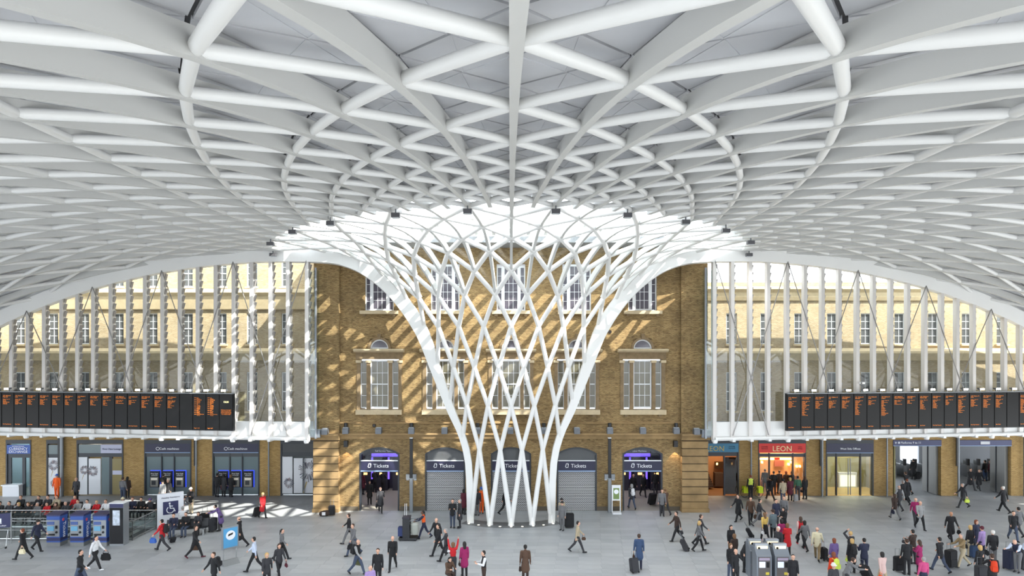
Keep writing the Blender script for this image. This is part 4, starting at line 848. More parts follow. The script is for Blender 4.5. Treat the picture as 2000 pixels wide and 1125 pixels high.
# ---- trolley sign at the left edge with trolleys
g = G(6, 1063); t = empty('trolley_sign', (g.x, g.y, 0), 0.35, label='navy luggage trolley sign on grey posts at the balustrade end', cat='sign')
MB().box(-0.75, 0.35, -0.03, 0.03, 0.95, 1.75).build('panel', TD, t); 
for x in (-0.72, 0.38): MB().tube([(x, 0, 0), (x, 0, 1.8)], 0.035, 8).build('post', STN, t, True)
ic = MB().tube([(-0.5, -0.04, 1.5), (-0.42, -0.04, 1.5), (-0.36, -0.04, 1.2), (-0.05, -0.04, 1.2)], 0.022, 5).build('trolley_symbol', WHITETXT, t); MB().box(-0.34, -0.06, -0.05, -0.035, 1.24, 1.48).build('case_symbol', WHITETXT, t); 
txt('Luggage trolleys', 0.11, (-0.2, -0.035, 1.03), t, WHITETXT)
for q in range(2):
    t = empty('luggage_trolley', (G(4, 1072).x - 0.9 + q * 0.8, G(4, 1078).y - 0.3, 0), label='steel luggage trolley parked under the navy trolley sign', cat='trolley', group='trolleys under the sign')
    MB().tube([(-0.3, 0, 0.12), (-0.3, 0.9, 0.12), (0.3, 0.9, 0.12), (0.3, 0, 0.12)], 0.02, 6).build('base_frame', STN, t); MB().tube([(-0.3, 0.85, 0.12), (-0.28, 1.0, 1.0), (0.28, 1.0, 1.0), (0.3, 0.85, 0.12)], 0.02, 6).build('handle_frame', STN, t)
    for x, y in ((-0.28, 0.05), (0.28, 0.05), (-0.28, 0.85), (0.28, 0.85)): MB().tube([(x - 0.02, y, 0.06), (x + 0.02, y, 0.06)], 0.06, 10).build('wheel', mat('rubber', (30, 30, 30), 0.8), t)
# ---- wheelchair totem
g = G(333, 1030); t = empty('wheelchair_totem', (g.x, g.y, 0), 0.62, label='white glowing totem with navy wheelchair symbol beside the waiting travellers', cat='sign')
MB().box(-0.72, 0.72, -0.1, 0.1, 0, 2.15).build('slab', mat('totem_white', (226, 228, 234), 0.4), t)
ic = MB().box(-0.42, 0.42, -0.12, -0.1, 0.85, 1.65).build('symbol_panel', TD, t); txt('Mobility Assistance', 0.13, (0, -0.11, 1.85), t, mat('navy_text'))
MB().lathe([(0.055, 0), (0.05, 0.02)], 12).build('head_mark', WHITETXT, ic).matrix_basis = Matrix.Translation((-0.06, -0.12, 1.53)) @ Matrix.Rotation(PI / 2, 4, 'X')
MB().tube([(-0.06, -0.13, 1.46), (-0.03, -0.13, 1.22), (0.16, -0.13, 1.2), (0.24, -0.13, 1.0)], 0.032, 6).tube([(-0.05, -0.13, 1.36), (0.12, -0.13, 1.34)], 0.025, 6).tube([Vector((-0.02 + 0.2 * math.cos(a), -0.13, 1.13 + 0.2 * math.sin(a))) for a in [2.2 + 3.8 * i / 12 for i in range(13)]], 0.025, 6).build('wheelchair_symbol', WHITETXT, ic)['kind'] = 'stuff'
# ---- camera notice stand
g = G(449, 1101); t = empty('notice_stand', (g.x, g.y, 0), 0.85, label='grey notice stand with blue camera poster on two posts and a wedge base', cat='sign stand')
MB().prism([(-0.4, -0.28, 0), (-0.4, 0.28, 0), (-0.4, 0.04, 0.24), (-0.4, -0.04, 0.24)], (0.8, 0, 0)).build('wedge_base', mat('machine_base'), t)
for x in (-0.33, 0.33): MB().tube([(x, 0, 0.2), (x, 0, 0.85)], 0.025, 8).build('post', STN, t, True)
f_ = MB().box(-0.42, 0.42, -0.07, 0.07, 0.8, 1.95).build('frame', TS, t); p_ = MB().box(-0.36, 0.36, -0.085, -0.07, 0.88, 1.87).build('poster', mat('poster_blue', (84, 158, 206), 0.4), f_)
MB().lathe([(0.24, 0), (0.24, 0.01)], 20).build('white_disc', WHITETXT, p_).matrix_basis = Matrix.Translation((0, -0.085, 1.5)) @ Matrix.Rotation(PI / 2, 4, 'X'); MB().prism([(-0.14, -0.1, 1.46), (0.1, -0.1, 1.52), (0.13, -0.1, 1.62), (-0.12, -0.1, 1.57)], (0, 0.004, 0)).build('camera_mark', mat('atm_black'), p_)
# ---- green poster stand
g = G(1203.5, 1002); t = empty('poster_stand', (g.x, g.y, 0), label='white framed stand with green poster beside the grey pole', cat='sign stand')
MB().box(-0.3, 0.3, -0.35, 0.15, 0, 0.1).build('base', FRAMEW, t); MB().box(-0.3, -0.25, -0.03, 0.03, 0.1, 1.9).build('post', FRAMEW, t); MB().box(0.25, 0.3, -0.03, 0.03, 0.1, 1.9).build('post', FRAMEW, t); f_ = MB().box(-0.25, 0.25, -0.03, 0.03, 0.85, 1.9).build('board', FRAMEW, t)
p_ = MB().box(-0.2, 0.2, -0.04, -0.03, 0.95, 1.7).build('poster', mat('poster_green', (120, 142, 84), 0.5), f_); MB().lathe([(0.16, 0), (0.16, 0.01)], 16).build('white_disc', WHITETXT, p_).matrix_basis = Matrix.Translation((0, -0.04, 1.45)) @ Matrix.Rotation(PI / 2, 4, 'X')
# ---- cleaning cart
g = G(797, 1054); t = empty('cleaning_cart', (g.x, g.y, 0), label='black cleaning cart with clear waste sack, brooms and blue bucket', cat='cart'); BK = mat('cart_black', (44, 45, 48), 0.5)
MB().box(-0.5, 0.55, -0.3, 0.3, 0.06, 0.18).build('base', BK, t); MB().box(-0.28, 0.12, -0.28, 0.28, 0.18, 1.3).build('cabinet', BK, t); MB().box(-0.3, 0.14, -0.3, 0.3, 1.3, 1.36).build('top_tray', mat('machine_dark'), t); MB().lathe([(0.18, 0), (0.25, 0.2), (0.24, 0.6), (0.14, 0.7)], 12, (0.38, 0, 0.32)).build('waste_sack', mat('clear_sack', (170, 172, 164), 0.4), t, True)
MB().box(-0.56, -0.3, -0.2, 0.2, 0.25, 0.75).build('blue_bucket', mat('bucket_blue', (40, 54, 104), 0.5), t); MB().tube([(0.12, -0.25, 1.15), (0.6, -0.25, 1.2), (0.6, 0.25, 1.2), (0.12, 0.25, 1.15)], 0.02, 6).build('push_handle', GREYMET, t)
for x in (-0.24, -0.14): MB().tube([(x, 0.2, 0.3), (x + 0.02, 0.22, 2.05)], 0.016, 6).build('broom_pole', FRAMEW, t)
for x, y in ((-0.42, -0.24), (0.46, -0.24), (-0.42, 0.24), (0.46, 0.24)): MB().tube([(x, y - 0.03, 0.06), (x, y + 0.03, 0.06)], 0.06, 10).build('wheel', mat('rubber'), t)
# ---- silver self-service machines, lower right
SV = mat('silver_machine', (132, 138, 146), 0.4, 0.35)
for q, (px, Y) in enumerate(((1479, 29.9), (1513, 29.9), (1492.5, 29.2), (1528.5, 29.2))):
    t = empty('silver_machine', (XX(px, Y), Y + 0.25, 0), label='silver self-service ticket machine with lit header, %s' % ('rear unit by the leaning man', 'rear unit by the grey-haired man', 'front unit by the leaning man', 'front unit by the woman in black')[q], cat='ticket machine')
    MB().prism([(-0.36, -0.27, 0), (-0.36, 0.3, 0), (-0.36, 0.3, 1.62), (-0.36, 0.0, 1.62), (-0.36, -0.2, 1.32), (-0.36, -0.27, 1.28)], (0.72, 0, 0)).build('body', SV, t); hd = MB().prism([(-0.32, -0.02, 1.45), (-0.32, 0.3, 1.45), (-0.32, 0.3, 1.76), (-0.32, 0.04, 1.78)], (0.64, 0, 0)).build('header', SV, t)
    MB().box(-0.25, 0.25, -0.04, -0.02, 1.5, 1.68).build('lit_sign', mat('lit_sign_cream', (255, 232, 170), 0.4, emit=1.3), hd); MB().lathe([(0.06, 0), (0.06, 0.01)], 12).build('sign_mark', mat('atm_black'), hd).matrix_basis = Matrix.Translation((-0.16, -0.045, 1.59)) @ Matrix.Rotation(PI / 2, 4, 'X')
    fp = MB().box(-0.28, 0.28, -0.29, -0.27, 0.2, 1.24).build('front_panel', mat('machine_brown', (96, 90, 88), 0.4), t); MB().box(-0.25, 0.25, -0.3, -0.29, 1.08, 1.2).build('label_strip', mat('label_lilac', (170, 156, 176), 0.5), fp); MB().box(-0.25, 0.04, -0.3, -0.29, 0.74, 1.02).build('screen', mat('pale_screen'), fp); MB().box(0.1, 0.22, -0.32, -0.29, 0.75, 1.0).build('keypad', mat('atm_black'), fp); MB().box(0.06, 0.22, -0.3, -0.29, 0.4, 0.52).build('yellow_label', mat('label_yellow', (210, 190, 60), 0.5), fp)
# ---- bicycle with yellow panniers
g = G(1471, 973); t = empty('bicycle', (g.x, g.y + 0.25, 0), label='dark bicycle with bright yellow panniers leaning by the brick pier', cat='bicycle'); BKM = mat('black_metal')
for x in (-0.52, 0.52): MB().tube([Vector((x + 0.33 * math.cos(a), 0, 0.34 + 0.33 * math.sin(a))) for a in [2 * PI * i / 18 for i in range(19)]], 0.02, 6).build('wheel', BKM, t)
MB().tube([(-0.52, 0, 0.34), (-0.12, 0, 0.3), (0.3, 0, 0.82), (0.52, 0, 0.34)], 0.018, 6).tube([(-0.52, 0, 0.34), (-0.2, 0, 0.85), (-0.12, 0, 0.3)], 0.018, 6).tube([(-0.2, 0, 0.8), (0.3, 0, 0.82)], 0.018, 6).tube([(0.3, 0, 0.82), (0.3, 0, 1.0), (0.38, 0.25, 1.02)], 0.016, 6).build('bike_frame', BKM, t)['kind'] = 'stuff'
MB().box(-0.3, -0.1, -0.06, 0.06, 0.9, 0.96).build('saddle', BKM, t)
for x in (-0.5, 0.6):
    for y in (-0.13, 0.13): MB().box(x - 0.17, x + 0.17, y - 0.07, y + 0.07, 0.36, 0.82).build('pannier', mat('hi_vis_yellow', (214, 232, 40), 0.6), t)
# ---- waiting seats
SEATM = mat('seat_black', (38, 39, 42), 0.5)
def bench(px, py, n, lab, rz=0):
    g = G(px, py); b = empty('waiting_bench', g, rz, label=lab, cat='bench'); w_ = 0.6 * n
    MB().box(-w_ / 2, w_ / 2, -0.04, 0.04, 0.34, 0.4).build('beam', STN, b)
    for i in range(n):
        x = -w_ / 2 + 0.3 + 0.6 * i; MB().box(x - 0.26, x + 0.26, -0.24, 0.22, 0.4, 0.44).build('seat', SEATM, b); MB().prism([(x - 0.26, 0.2, 0.44), (x - 0.26, 0.24, 0.44), (x - 0.26, 0.34, 0.88), (x - 0.26, 0.3, 0.88)], (0.52, 0, 0)).build('backrest', SEATM, b)
    for x in (-w_ / 2 + 0.2, w_ / 2 - 0.2): MB().box(x - 0.04, x + 0.04, -0.25, 0.25, 0, 0.34).build('leg', STN, b)
    return b
bench(66, 1021, 8, 'long row of black waiting seats behind the balustrade, facing the ticket machines'); bench(95, 1008, 7, 'second row of black waiting seats, nearer the lounge entrance'); bench(190, 1017, 5, 'sunlit row of black waiting seats behind the black kiosk'); bench(268, 1012, 4, 'short row of black seats next to the balustrade corner'); bench(364, 1045, 4, 'row of black seats before the wheelchair totem', 0.2)
#@@PEOPLE
# ================================================================== PEOPLE
def capsule(mb, p0, r0, p1, r1, sx=1.0, n=12, m=3, tg=0):
    p0, p1 = Vector(p0), Vector(p1); ax = p1 - p0
    d = ax.normalized() if ax.length > 1e-6 else Vector((0, 0, -1))
    s = Vector((1, 0, 0)) - d * d.x
    s = s.normalized() if s.length > 0.05 else Vector((0, 1, 0)); f = d.cross(s)
    secs = []
    for c, r, sg in ((p0, r0, -1), (p1, r1, 1)):
        for i in range(m + 1):
            a = (PI / 2) * (i / m) if sg > 0 else (PI / 2) * (1 - i / m); a = min(a, PI / 2 * 0.93)
            secs.append([c + d * (sg * r * math.sin(a)) + (s * (math.cos(2 * PI * k / n) * sx) + f * math.sin(2 * PI * k / n)) * (r * math.cos(a)) for k in range(n)])
    mb.sweep(secs)
T_SKIN, T_TOP, T_SLV, T_LEG, T_SHOE = range(5)
POSES = {   # legs: (thigh, knee) right, left; arms: (flex, abduct, elbow) right, left; lean
    'stand': (((2, 2), (-2, 2)), ((4, 9, 10), (2, 9, 12)), 0), 'hold': (((3, 3), (-3, 3)), ((18, 8, 88), (20, 8, 84)), 0),
    'walk': (((26, 6), (-20, 22)), ((-22, 9, 12), (24, 9, 24)), 3), 'walk2': (((-20, 24), (25, 5)), ((22, 9, 22), (-20, 9, 10)), 3),
    'phone': (((2, 2), (-3, 3)), ((40, 25, 120), (4, 10, 20)), 0), 'armsup': (((2, 2), (-2, 2)), ((128, 14, 40), (126, 14, 42)), -3),
    'push': (((24, 8), (-22, 20)), ((42, 6, 30), (40, 6, 32)), 6), 'pull': (((20, 6), (-16, 18)), ((-24, 14, 4), (18, 9, 18)), 3),
    'bend': (((14, 14), (4, 8)), ((40, 8, 30), (38, 8, 34)), 28), 'sit': (((86, 86), (84, 84)), ((28, 9, 60), (24, 9, 66)), 6),
    'floor': (((100, 128), (88, 116)), ((34, 10, 60), (30, 10, 66)), 12), 'wave': (((3, 3), (-3, 3)), ((150, 25, 70), (6, 9, 14)), 0)}
_bc = {}
def body(pose, coat, fem):
    key = (pose, coat, fem)
    if key in _bc: return _bc[key]
    (legs, arms, lean) = POSES[pose]; R = math.radians; pr_ = []
    hipz = 0.93; lw = 0.95 if fem else 1.0
    def q(p): # lean of the upper body about the hips
        a = R(lean); y, z = p[1], p[2] - hipz; return Vector((p[0], y * math.cos(a) - z * math.sin(a), y * math.sin(a) + z * math.cos(a) + hipz))
    feet = []; knees = []
    for sd_, (a, b) in ((1, legs[0]), (-1, legs[1])):
        h = Vector((sd_ * 0.092, 0, hipz - 0.02)); a_, b_ = R(a), R(a - b)
        kn = h + Vector((sd_ * 0.01, -math.sin(a_), -math.cos(a_))) * 0.43; an = kn + Vector((0, -math.sin(b_), -math.cos(b_))) * 0.41
        ft = R(max(-35, min(8, (a - b) * 0.9))) if pose not in ('sit', 'floor') else 0
        fd = Vector((sd_ * 0.12, -math.cos(ft), math.sin(ft))); dn = Vector((0, -math.sin(ft), -math.cos(ft)))
        pr_.append((h, 0.098 * lw, kn, 0.07, 1.0, T_LEG)); pr_.append((kn, 0.069, an, 0.056, 1.0, T_LEG))
        heel = an + dn * 0.05 - fd * 0.035; toe = an + dn * 0.062 + fd * 0.15
        pr_.append((heel, 0.043, toe, 0.034, 1.1, T_SHOE)); feet += [heel.z - 0.043, toe.z - 0.034]; knees.append(kn)
    sw = 0.16 if fem else 0.178
    pr_.append((q((0, 0, 0.93)), 0.118, q((0, 0, 1.02)), 0.112, 1.32, T_TOP if coat else T_LEG)); pr_.append((q((0, 0, 1.03)), 0.108, q((0, 0.0, 1.22)), 0.118, 1.3 if fem else 1.4, T_TOP))
    pr_.append((q((0, 0.0, 1.22)), 0.122, q((0, 0.01, 1.37)), 0.1, 1.42 if fem else 1.5, T_TOP)); pr_.append((q((-sw + 0.03, 0.01, 1.42)), 0.07, q((sw - 0.03, 0.01, 1.42)), 0.07, 1.0, T_TOP)); pr_.append((q((0, 0.012, 1.42)), 0.085, q((0, 0.012, 1.48)), 0.06, 1.1, T_TOP))
    if pose in ('sit', 'floor'):
        if coat: pr_.append((q((0, 0, 0.98)), 0.13, Vector((0, -0.14, 0.92)), 0.13, 1.35, T_TOP))
    elif coat == 1: pr_.append((q((0, 0, 1.08)), 0.118, Vector((0, 0, 0.82)), 0.135, 1.35, T_TOP))
    elif coat == 2: pr_.append((q((0, 0, 1.08)), 0.12, Vector((0, 0, 0.58)), 0.17, 1.3, T_TOP))
    elif coat == 3: pr_.append((q((0, 0, 1.02)), 0.118, Vector((0, 0, 0.6)), 0.16, 1.25, T_LEG))
    hands = []
    for sd_, (a, c, b) in ((1, arms[0]), (-1, arms[1])):
        sh = q((sd_ * sw, 0.01, 1.42)); a_, c_, ab = R(a + lean * 0.6), R(c), R(a + b + lean * 0.6)
        u = Vector((sd_ * math.sin(c_), -math.sin(a_) * math.cos(c_), -math.cos(a_) * math.cos(c_))).normalized(); inn = 0.35 if b > 50 else 0.0
        v = Vector((sd_ * (math.sin(c_) * 0.5 - inn), -math.sin(ab), -math.cos(ab))).normalized()
        el = sh + u * 0.285; wr = el + v * 0.245
        pr_.append((sh, 0.068, el, 0.053, 1.0, T_SLV)); pr_.append((el, 0.052, wr, 0.038, 1.0, T_SLV))
        sid = Vector((0, -1, 0)) - v * (-v.y); sid = sid.normalized() if sid.length > 0.3 else Vector((0, 0, 1)); nr = v.cross(sid)
        pr_.append((wr + v * 0.02, 0.026, wr + v * 0.075, 0.03, 1.0, T_SKIN))
        for i, ln in enumerate((0.068, 0.078, 0.072, 0.055)):
            s0 = wr + v * 0.085 + sid * (0.027 - 0.018 * i); k1 = s0 + v * ln * 0.55 - nr * sd_ * 0.004; k2 = k1 + (v * 0.8 - nr * sd_ * 0.5).normalized() * ln * 0.5
            pr_.append((s0, 0.0105, k1, 0.0095, 1.0, T_SKIN)); pr_.append((k1, 0.0095, k2, 0.0085, 1.0, T_SKIN))
        th = wr + v * 0.035 + sid * 0.026; pr_.append((th, 0.012, th + (v * 0.6 + sid * 0.8).normalized() * 0.055, 0.0095, 1.0, T_SKIN)); hands.append(wr + v * 0.09)
    nod = 0.02 if pose in ('hold', 'sit', 'bend', 'floor') else 0
    hc = q((0, -0.012 - nod, 1.635))
    pr_.append((q((0, 0.012, 1.46)), 0.055, q((0, 0.0, 1.56)), 0.052, 1.0, T_SKIN)); pr_.append((hc + Vector((0, 0.012, 0.03)), 0.088, hc + Vector((0, -0.012, -0.015)), 0.081, 0.95, T_SKIN)); pr_.append((hc + Vector((0, -0.03, -0.03)), 0.062, hc + Vector((0, -0.045, -0.068)), 0.042, 1.0, T_SKIN))
    pr_.append((hc + Vector((0, -0.088, 0.018)), 0.010, hc + Vector((0, -0.104, -0.014)), 0.014, 1.0, T_SKIN)); pr_.append((hc + Vector((-0.035, -0.078, 0.03)), 0.014, hc + Vector((0.035, -0.078, 0.03)), 0.014, 1.0, T_SKIN))
    for sd_ in (1, -1): pr_.append((hc + Vector((sd_ * 0.08, 0.01, 0.018)), 0.014, hc + Vector((sd_ * 0.078, 0.006, -0.02)), 0.011, 1.0, T_SKIN))
    zmin = min(feet) if pose not in ('floor',) else min(min(feet), hipz - 0.12)
    if pose == 'sit': zmin = hipz - 0.118 - 0.44      # seat height
    if pose == 'sit': zmin = min(zmin, min(feet)) if min(feet) < zmin else zmin
    off = Vector((0, 0, -zmin)); pr_ = [(a + off, r0, b + off, r1, sx, t) for a, r0, b, r1, sx, t in pr_]
    mb = MB()
    for a, r0, b, r1, sx, t in pr_: capsule(mb, a, r0, b, r1, sx, 10 if r0 < 0.02 else 14, 2 if r0 < 0.02 else 3)
    me = bpy.data.meshes.new('b'); me.from_pydata(mb.v, [], mb.f); bm = bmesh.new(); bm.from_mesh(me); bmesh.ops.recalc_face_normals(bm, faces=bm.faces); bm.to_mesh(me); bm.free()
    o = bpy.data.objects.new('b', me); col.objects.link(o); rm = o.modifiers.new('r', 'REMESH'); rm.mode = 'VOXEL'; rm.voxel_size = 0.0125; sm = o.modifiers.new('s', 'SMOOTH'); sm.factor = 0.5; sm.iterations = 2
    me2 = bpy.data.meshes.new_from_object(o.evaluated_get(bpy.context.evaluated_depsgraph_get())); bpy.data.objects.remove(o); bpy.data.meshes.remove(me)
    n = len(me2.polygons); cen = np.empty(n * 3, np.float32); me2.polygons.foreach_get('center', cen); cen = cen.reshape(-1, 3); best = np.full(n, 1e9); tagv = np.zeros(n, np.int32)
    for a, r0, b, r1, sx, t in pr_:
        a_, b_ = np.array(a), np.array(b); d = b_ - a_; L2 = max(1e-9, d @ d); tt = np.clip(((cen - a_) @ d) / L2, 0, 1); df = cen - (a_ + tt[:, None] * d); df[:, 0] /= sx
        ds = np.sqrt((df ** 2).sum(1)) - (r0 + (r1 - r0) * tt); mk = ds < best; best[mk] = ds[mk]; tagv[mk] = t
    me2.materials.clear()
    for i in range(5): me2.materials.append(None)
    me2.polygons.foreach_set('material_index', tagv); me2.polygons.foreach_set('use_smooth', [True] * n); me2.name = 'person_body'
    _bc[key] = (me2, hc + off, [h + off for h in hands], q((0, 0.13, 1.28)) + off, 1.76 - (0 if pose not in ('sit', 'floor') else 0)); return _bc[key]
_hc = {}
def hair_mesh(kind):
    if kind in _hc: return _hc[kind]
    mb = MB()
    if kind == 'short': capsule(mb, (0, 0.03, 0.045), 0.088, (0, 0.037, 0.0), 0.082, 1.0, 14, 4)
    elif kind == 'bald': mb = MB(); [capsule(mb, (s * 0.062, 0.03, -0.01), 0.026, (s * 0.045, 0.07, -0.03), 0.03, 1, 8, 2) for s in (1, -1)]
    elif kind == 'long': capsule(mb, (0, 0.025, 0.04), 0.093, (0, 0.03, 0.0), 0.088, 1.0, 14, 4); capsule(mb, (0, 0.05, 0.0), 0.085, (0, 0.085, -0.2), 0.06, 1.25, 12, 3)
    elif kind == 'bob': capsule(mb, (0, 0.025, 0.04), 0.096, (0, 0.04, -0.07), 0.085, 1.05, 14, 4)
    elif kind == 'pony': capsule(mb, (0, 0.03, 0.04), 0.088, (0, 0.03, 0.0), 0.08, 0.98, 14, 4); capsule(mb, (0, 0.12, 0.03), 0.035, (0, 0.15, -0.2), 0.02, 1, 8, 2)
    elif kind == 'hat': capsule(mb, (0, 0.015, 0.06), 0.095, (0, 0.015, 0.03), 0.097, 0.97, 14, 4); mb.lathe([(0.11, 0.0), (0.13, 0.004), (0.13, 0.014), (0.1, 0.02)], 14, (0, -0.01, 0.03))
    elif kind == 'hood': capsule(mb, (0, 0.03, 0.04), 0.103, (0, 0.05, -0.06), 0.1, 1.0, 14, 4)
    me = bpy.data.meshes.new('hair_' + kind); me.from_pydata(mb.v, [], mb.f); bm = bmesh.new(); bm.from_mesh(me); bmesh.ops.recalc_face_normals(bm, faces=bm.faces); bm.to_mesh(me); bm.free()
    me.polygons.foreach_set('use_smooth', [True] * len(me.polygons)); me.materials.append(None); _hc[kind] = me; return me
fm = MB(); [capsule(fm, (s * 0.03, -0.083, 0.012), 0.009, (s * 0.036, -0.081, 0.012), 0.009, 1, 8, 2) for s in (1, -1)]; capsule(fm, (-0.016, -0.091, -0.048), 0.006, (0.016, -0.091, -0.048), 0.006, 1, 6, 2)
FACE = bpy.data.meshes.new('face'); FACE.from_pydata(fm.v, [], fm.f); FACE.materials.append(mat('eye_dark', (60, 40, 36), 0.5))
CLOTH = {'k': (30, 30, 33), 'ch': (52, 52, 56), 'g': (108, 108, 110), 'lg': (150, 150, 150), 'nv': (38, 42, 64), 'bl': (52, 72, 104), 'jn': (66, 76, 96), 'br': (84, 62, 48), 'dbr': (58, 44, 38), 'tan': (134, 114, 82), 'be': (176, 162, 136), 'cr': (214, 204, 172), 'w': (222, 222, 224), 'r': (190, 30, 38), 'mag': (150, 34, 92), 'mar': (88, 32, 46), 'pu': (98, 78, 128), 'lil': (164, 138, 190), 'or': (236, 96, 30), 'yl': (214, 180, 96), 'hv': (204, 222, 90), 'gn': (56, 96, 74), 'pk': (206, 176, 170), 'ppk': (190, 70, 120), 'st': (96, 110, 116), 'wb': (196, 206, 226), 'ol': (90, 92, 60), 'blu': (60, 100, 180), 'go': (206, 60, 24)}
HAIRC = {'k': (26, 22, 20), 'b': (62, 42, 30), 'lb': (112, 80, 52), 'bd': (190, 156, 100), 'g': (150, 148, 146), 'w': (214, 210, 204), 'rd': (120, 62, 38), 'n': (120, 100, 90)}
def cm(c): return mat('cloth_' + c, CLOTH[c], 0.85)
def hm(c): return mat('hair_' + c, HAIRC[c], 0.7) if c in HAIRC else cm(c)
SK = {0: mat('skin_light', (214, 168, 144), 0.55), 1: mat('skin_dark', (108, 74, 56), 0.55), 2: mat('skin_tan', (180, 130, 100), 0.55)}
PEOPLE = []
def person(px, py, face, pose, coat, fem, top, leg, hair, lab, skin=0, slv=None, shoe='k', bag=None, pack=None, hgt=None, scale=1.0, z=0.0, pos=None):
    h, hcol = hair.split(':'); me, hc, hands, back, _ = body(pose, coat, fem)
    g = pos if pos is not None else G(px, py); sc = scale * (hgt or (1.68 if fem else 1.76)) / 1.76
    e = empty('person', (g.x, g.y, z), math.radians(face), label=lab, cat='person'); e.scale = (sc, sc, sc)
    b = link('body', me, e)
    for i, m in enumerate((SK[skin], cm(top), cm(slv or top), cm(leg), cm(shoe))): b.material_slots[i].link = 'OBJECT'; b.material_slots[i].material = m
    hr = link('hat' if h in ('hat', 'hood') else 'hair', hair_mesh(h), e, hc); hr.material_slots[0].link = 'OBJECT'; hr.material_slots[0].material = hm(hcol)
    link('face_features', FACE, e, hc)
    W = Matrix.Translation(e.location) @ Matrix.Rotation(math.radians(face), 4, 'Z') @ Matrix.Scale(sc, 4)
    short = lab
    if bag:
        c, sz = bag; sz *= 0.8; p = W @ hands[0]; bo = empty('bag', p + Vector((0, 0, -0.06)), math.radians(face), label='%s carried by %s' % (BAGN[c], short), cat='bag')
        bm = bmesh.new(); bmesh.ops.create_cube(bm, size=1); bmesh.ops.scale(bm, vec=(0.15 * sz, 0.4 * sz, 0.28 * sz), verts=bm.verts)
        for v in bm.verts:
            if v.co.z > 0: v.co.y *= 0.8; v.co.x *= 0.6
        bmesh.ops.bevel(bm, geom=list(bm.edges), offset=0.05 * sz, segments=2, affect='EDGES'); bmesh.ops.translate(bm, vec=(0, 0, -0.06 - 0.14 * sz), verts=bm.verts)
        me_ = bpy.data.meshes.new('pouch'); bm.to_mesh(me_); bm.free(); me_.materials.append(cm(c)); link('pouch', me_, bo); MB().tube([(0, -0.11 * sz, -0.07), (0, -0.06 * sz, 0.05), (0, 0.06 * sz, 0.05), (0, 0.11 * sz, -0.07)], 0.012, 6).build('handle', cm(c), bo)
    if pack:
        p = W @ (back + Vector((0, 0.09, -0.02))); bo = empty('backpack', p, math.radians(face), label='%s backpack worn by %s' % (COLN.get(pack, 'dark'), short), cat='backpack')
        mb = MB(); capsule(mb, (0, 0.0, 0.14), 0.1, (0, 0.01, -0.16), 0.12, 1.25, 12, 3); mb.build('sack', cm(pack), bo, True); MB().box(-0.1, 0.1, 0.1, 0.15, -0.2, 0.0).build('pocket', cm(pack), bo)
        for s in (1, -1): MB().tube([(s * 0.1, -0.04, 0.18), (s * 0.11, -0.2, 0.2), (s * 0.12, -0.24, 0.02), (s * 0.1, -0.05, -0.18)], 0.016, 6).build('strap', cm(pack), bo)
    return e
COLN = {'k': 'black', 'w': 'white', 'ol': 'olive', 'go': 'orange', 'hv': 'lime', 'ch': 'charcoal', 'br': 'brown'}
BAGN = {'k': 'black bag', 'br': 'brown bag', 'w': 'white carrier bag', 'cr': 'cream bag', 'blu': 'blue carrier bag', 'ol': 'olive bag', 'mar': 'maroon handbag', 'hv': 'yellow bag', 'or': 'orange bag', 'nv': 'navy satchel', 'dbr': 'dark brown handbag', 'r': 'red bag', 'ch': 'charcoal bag'}
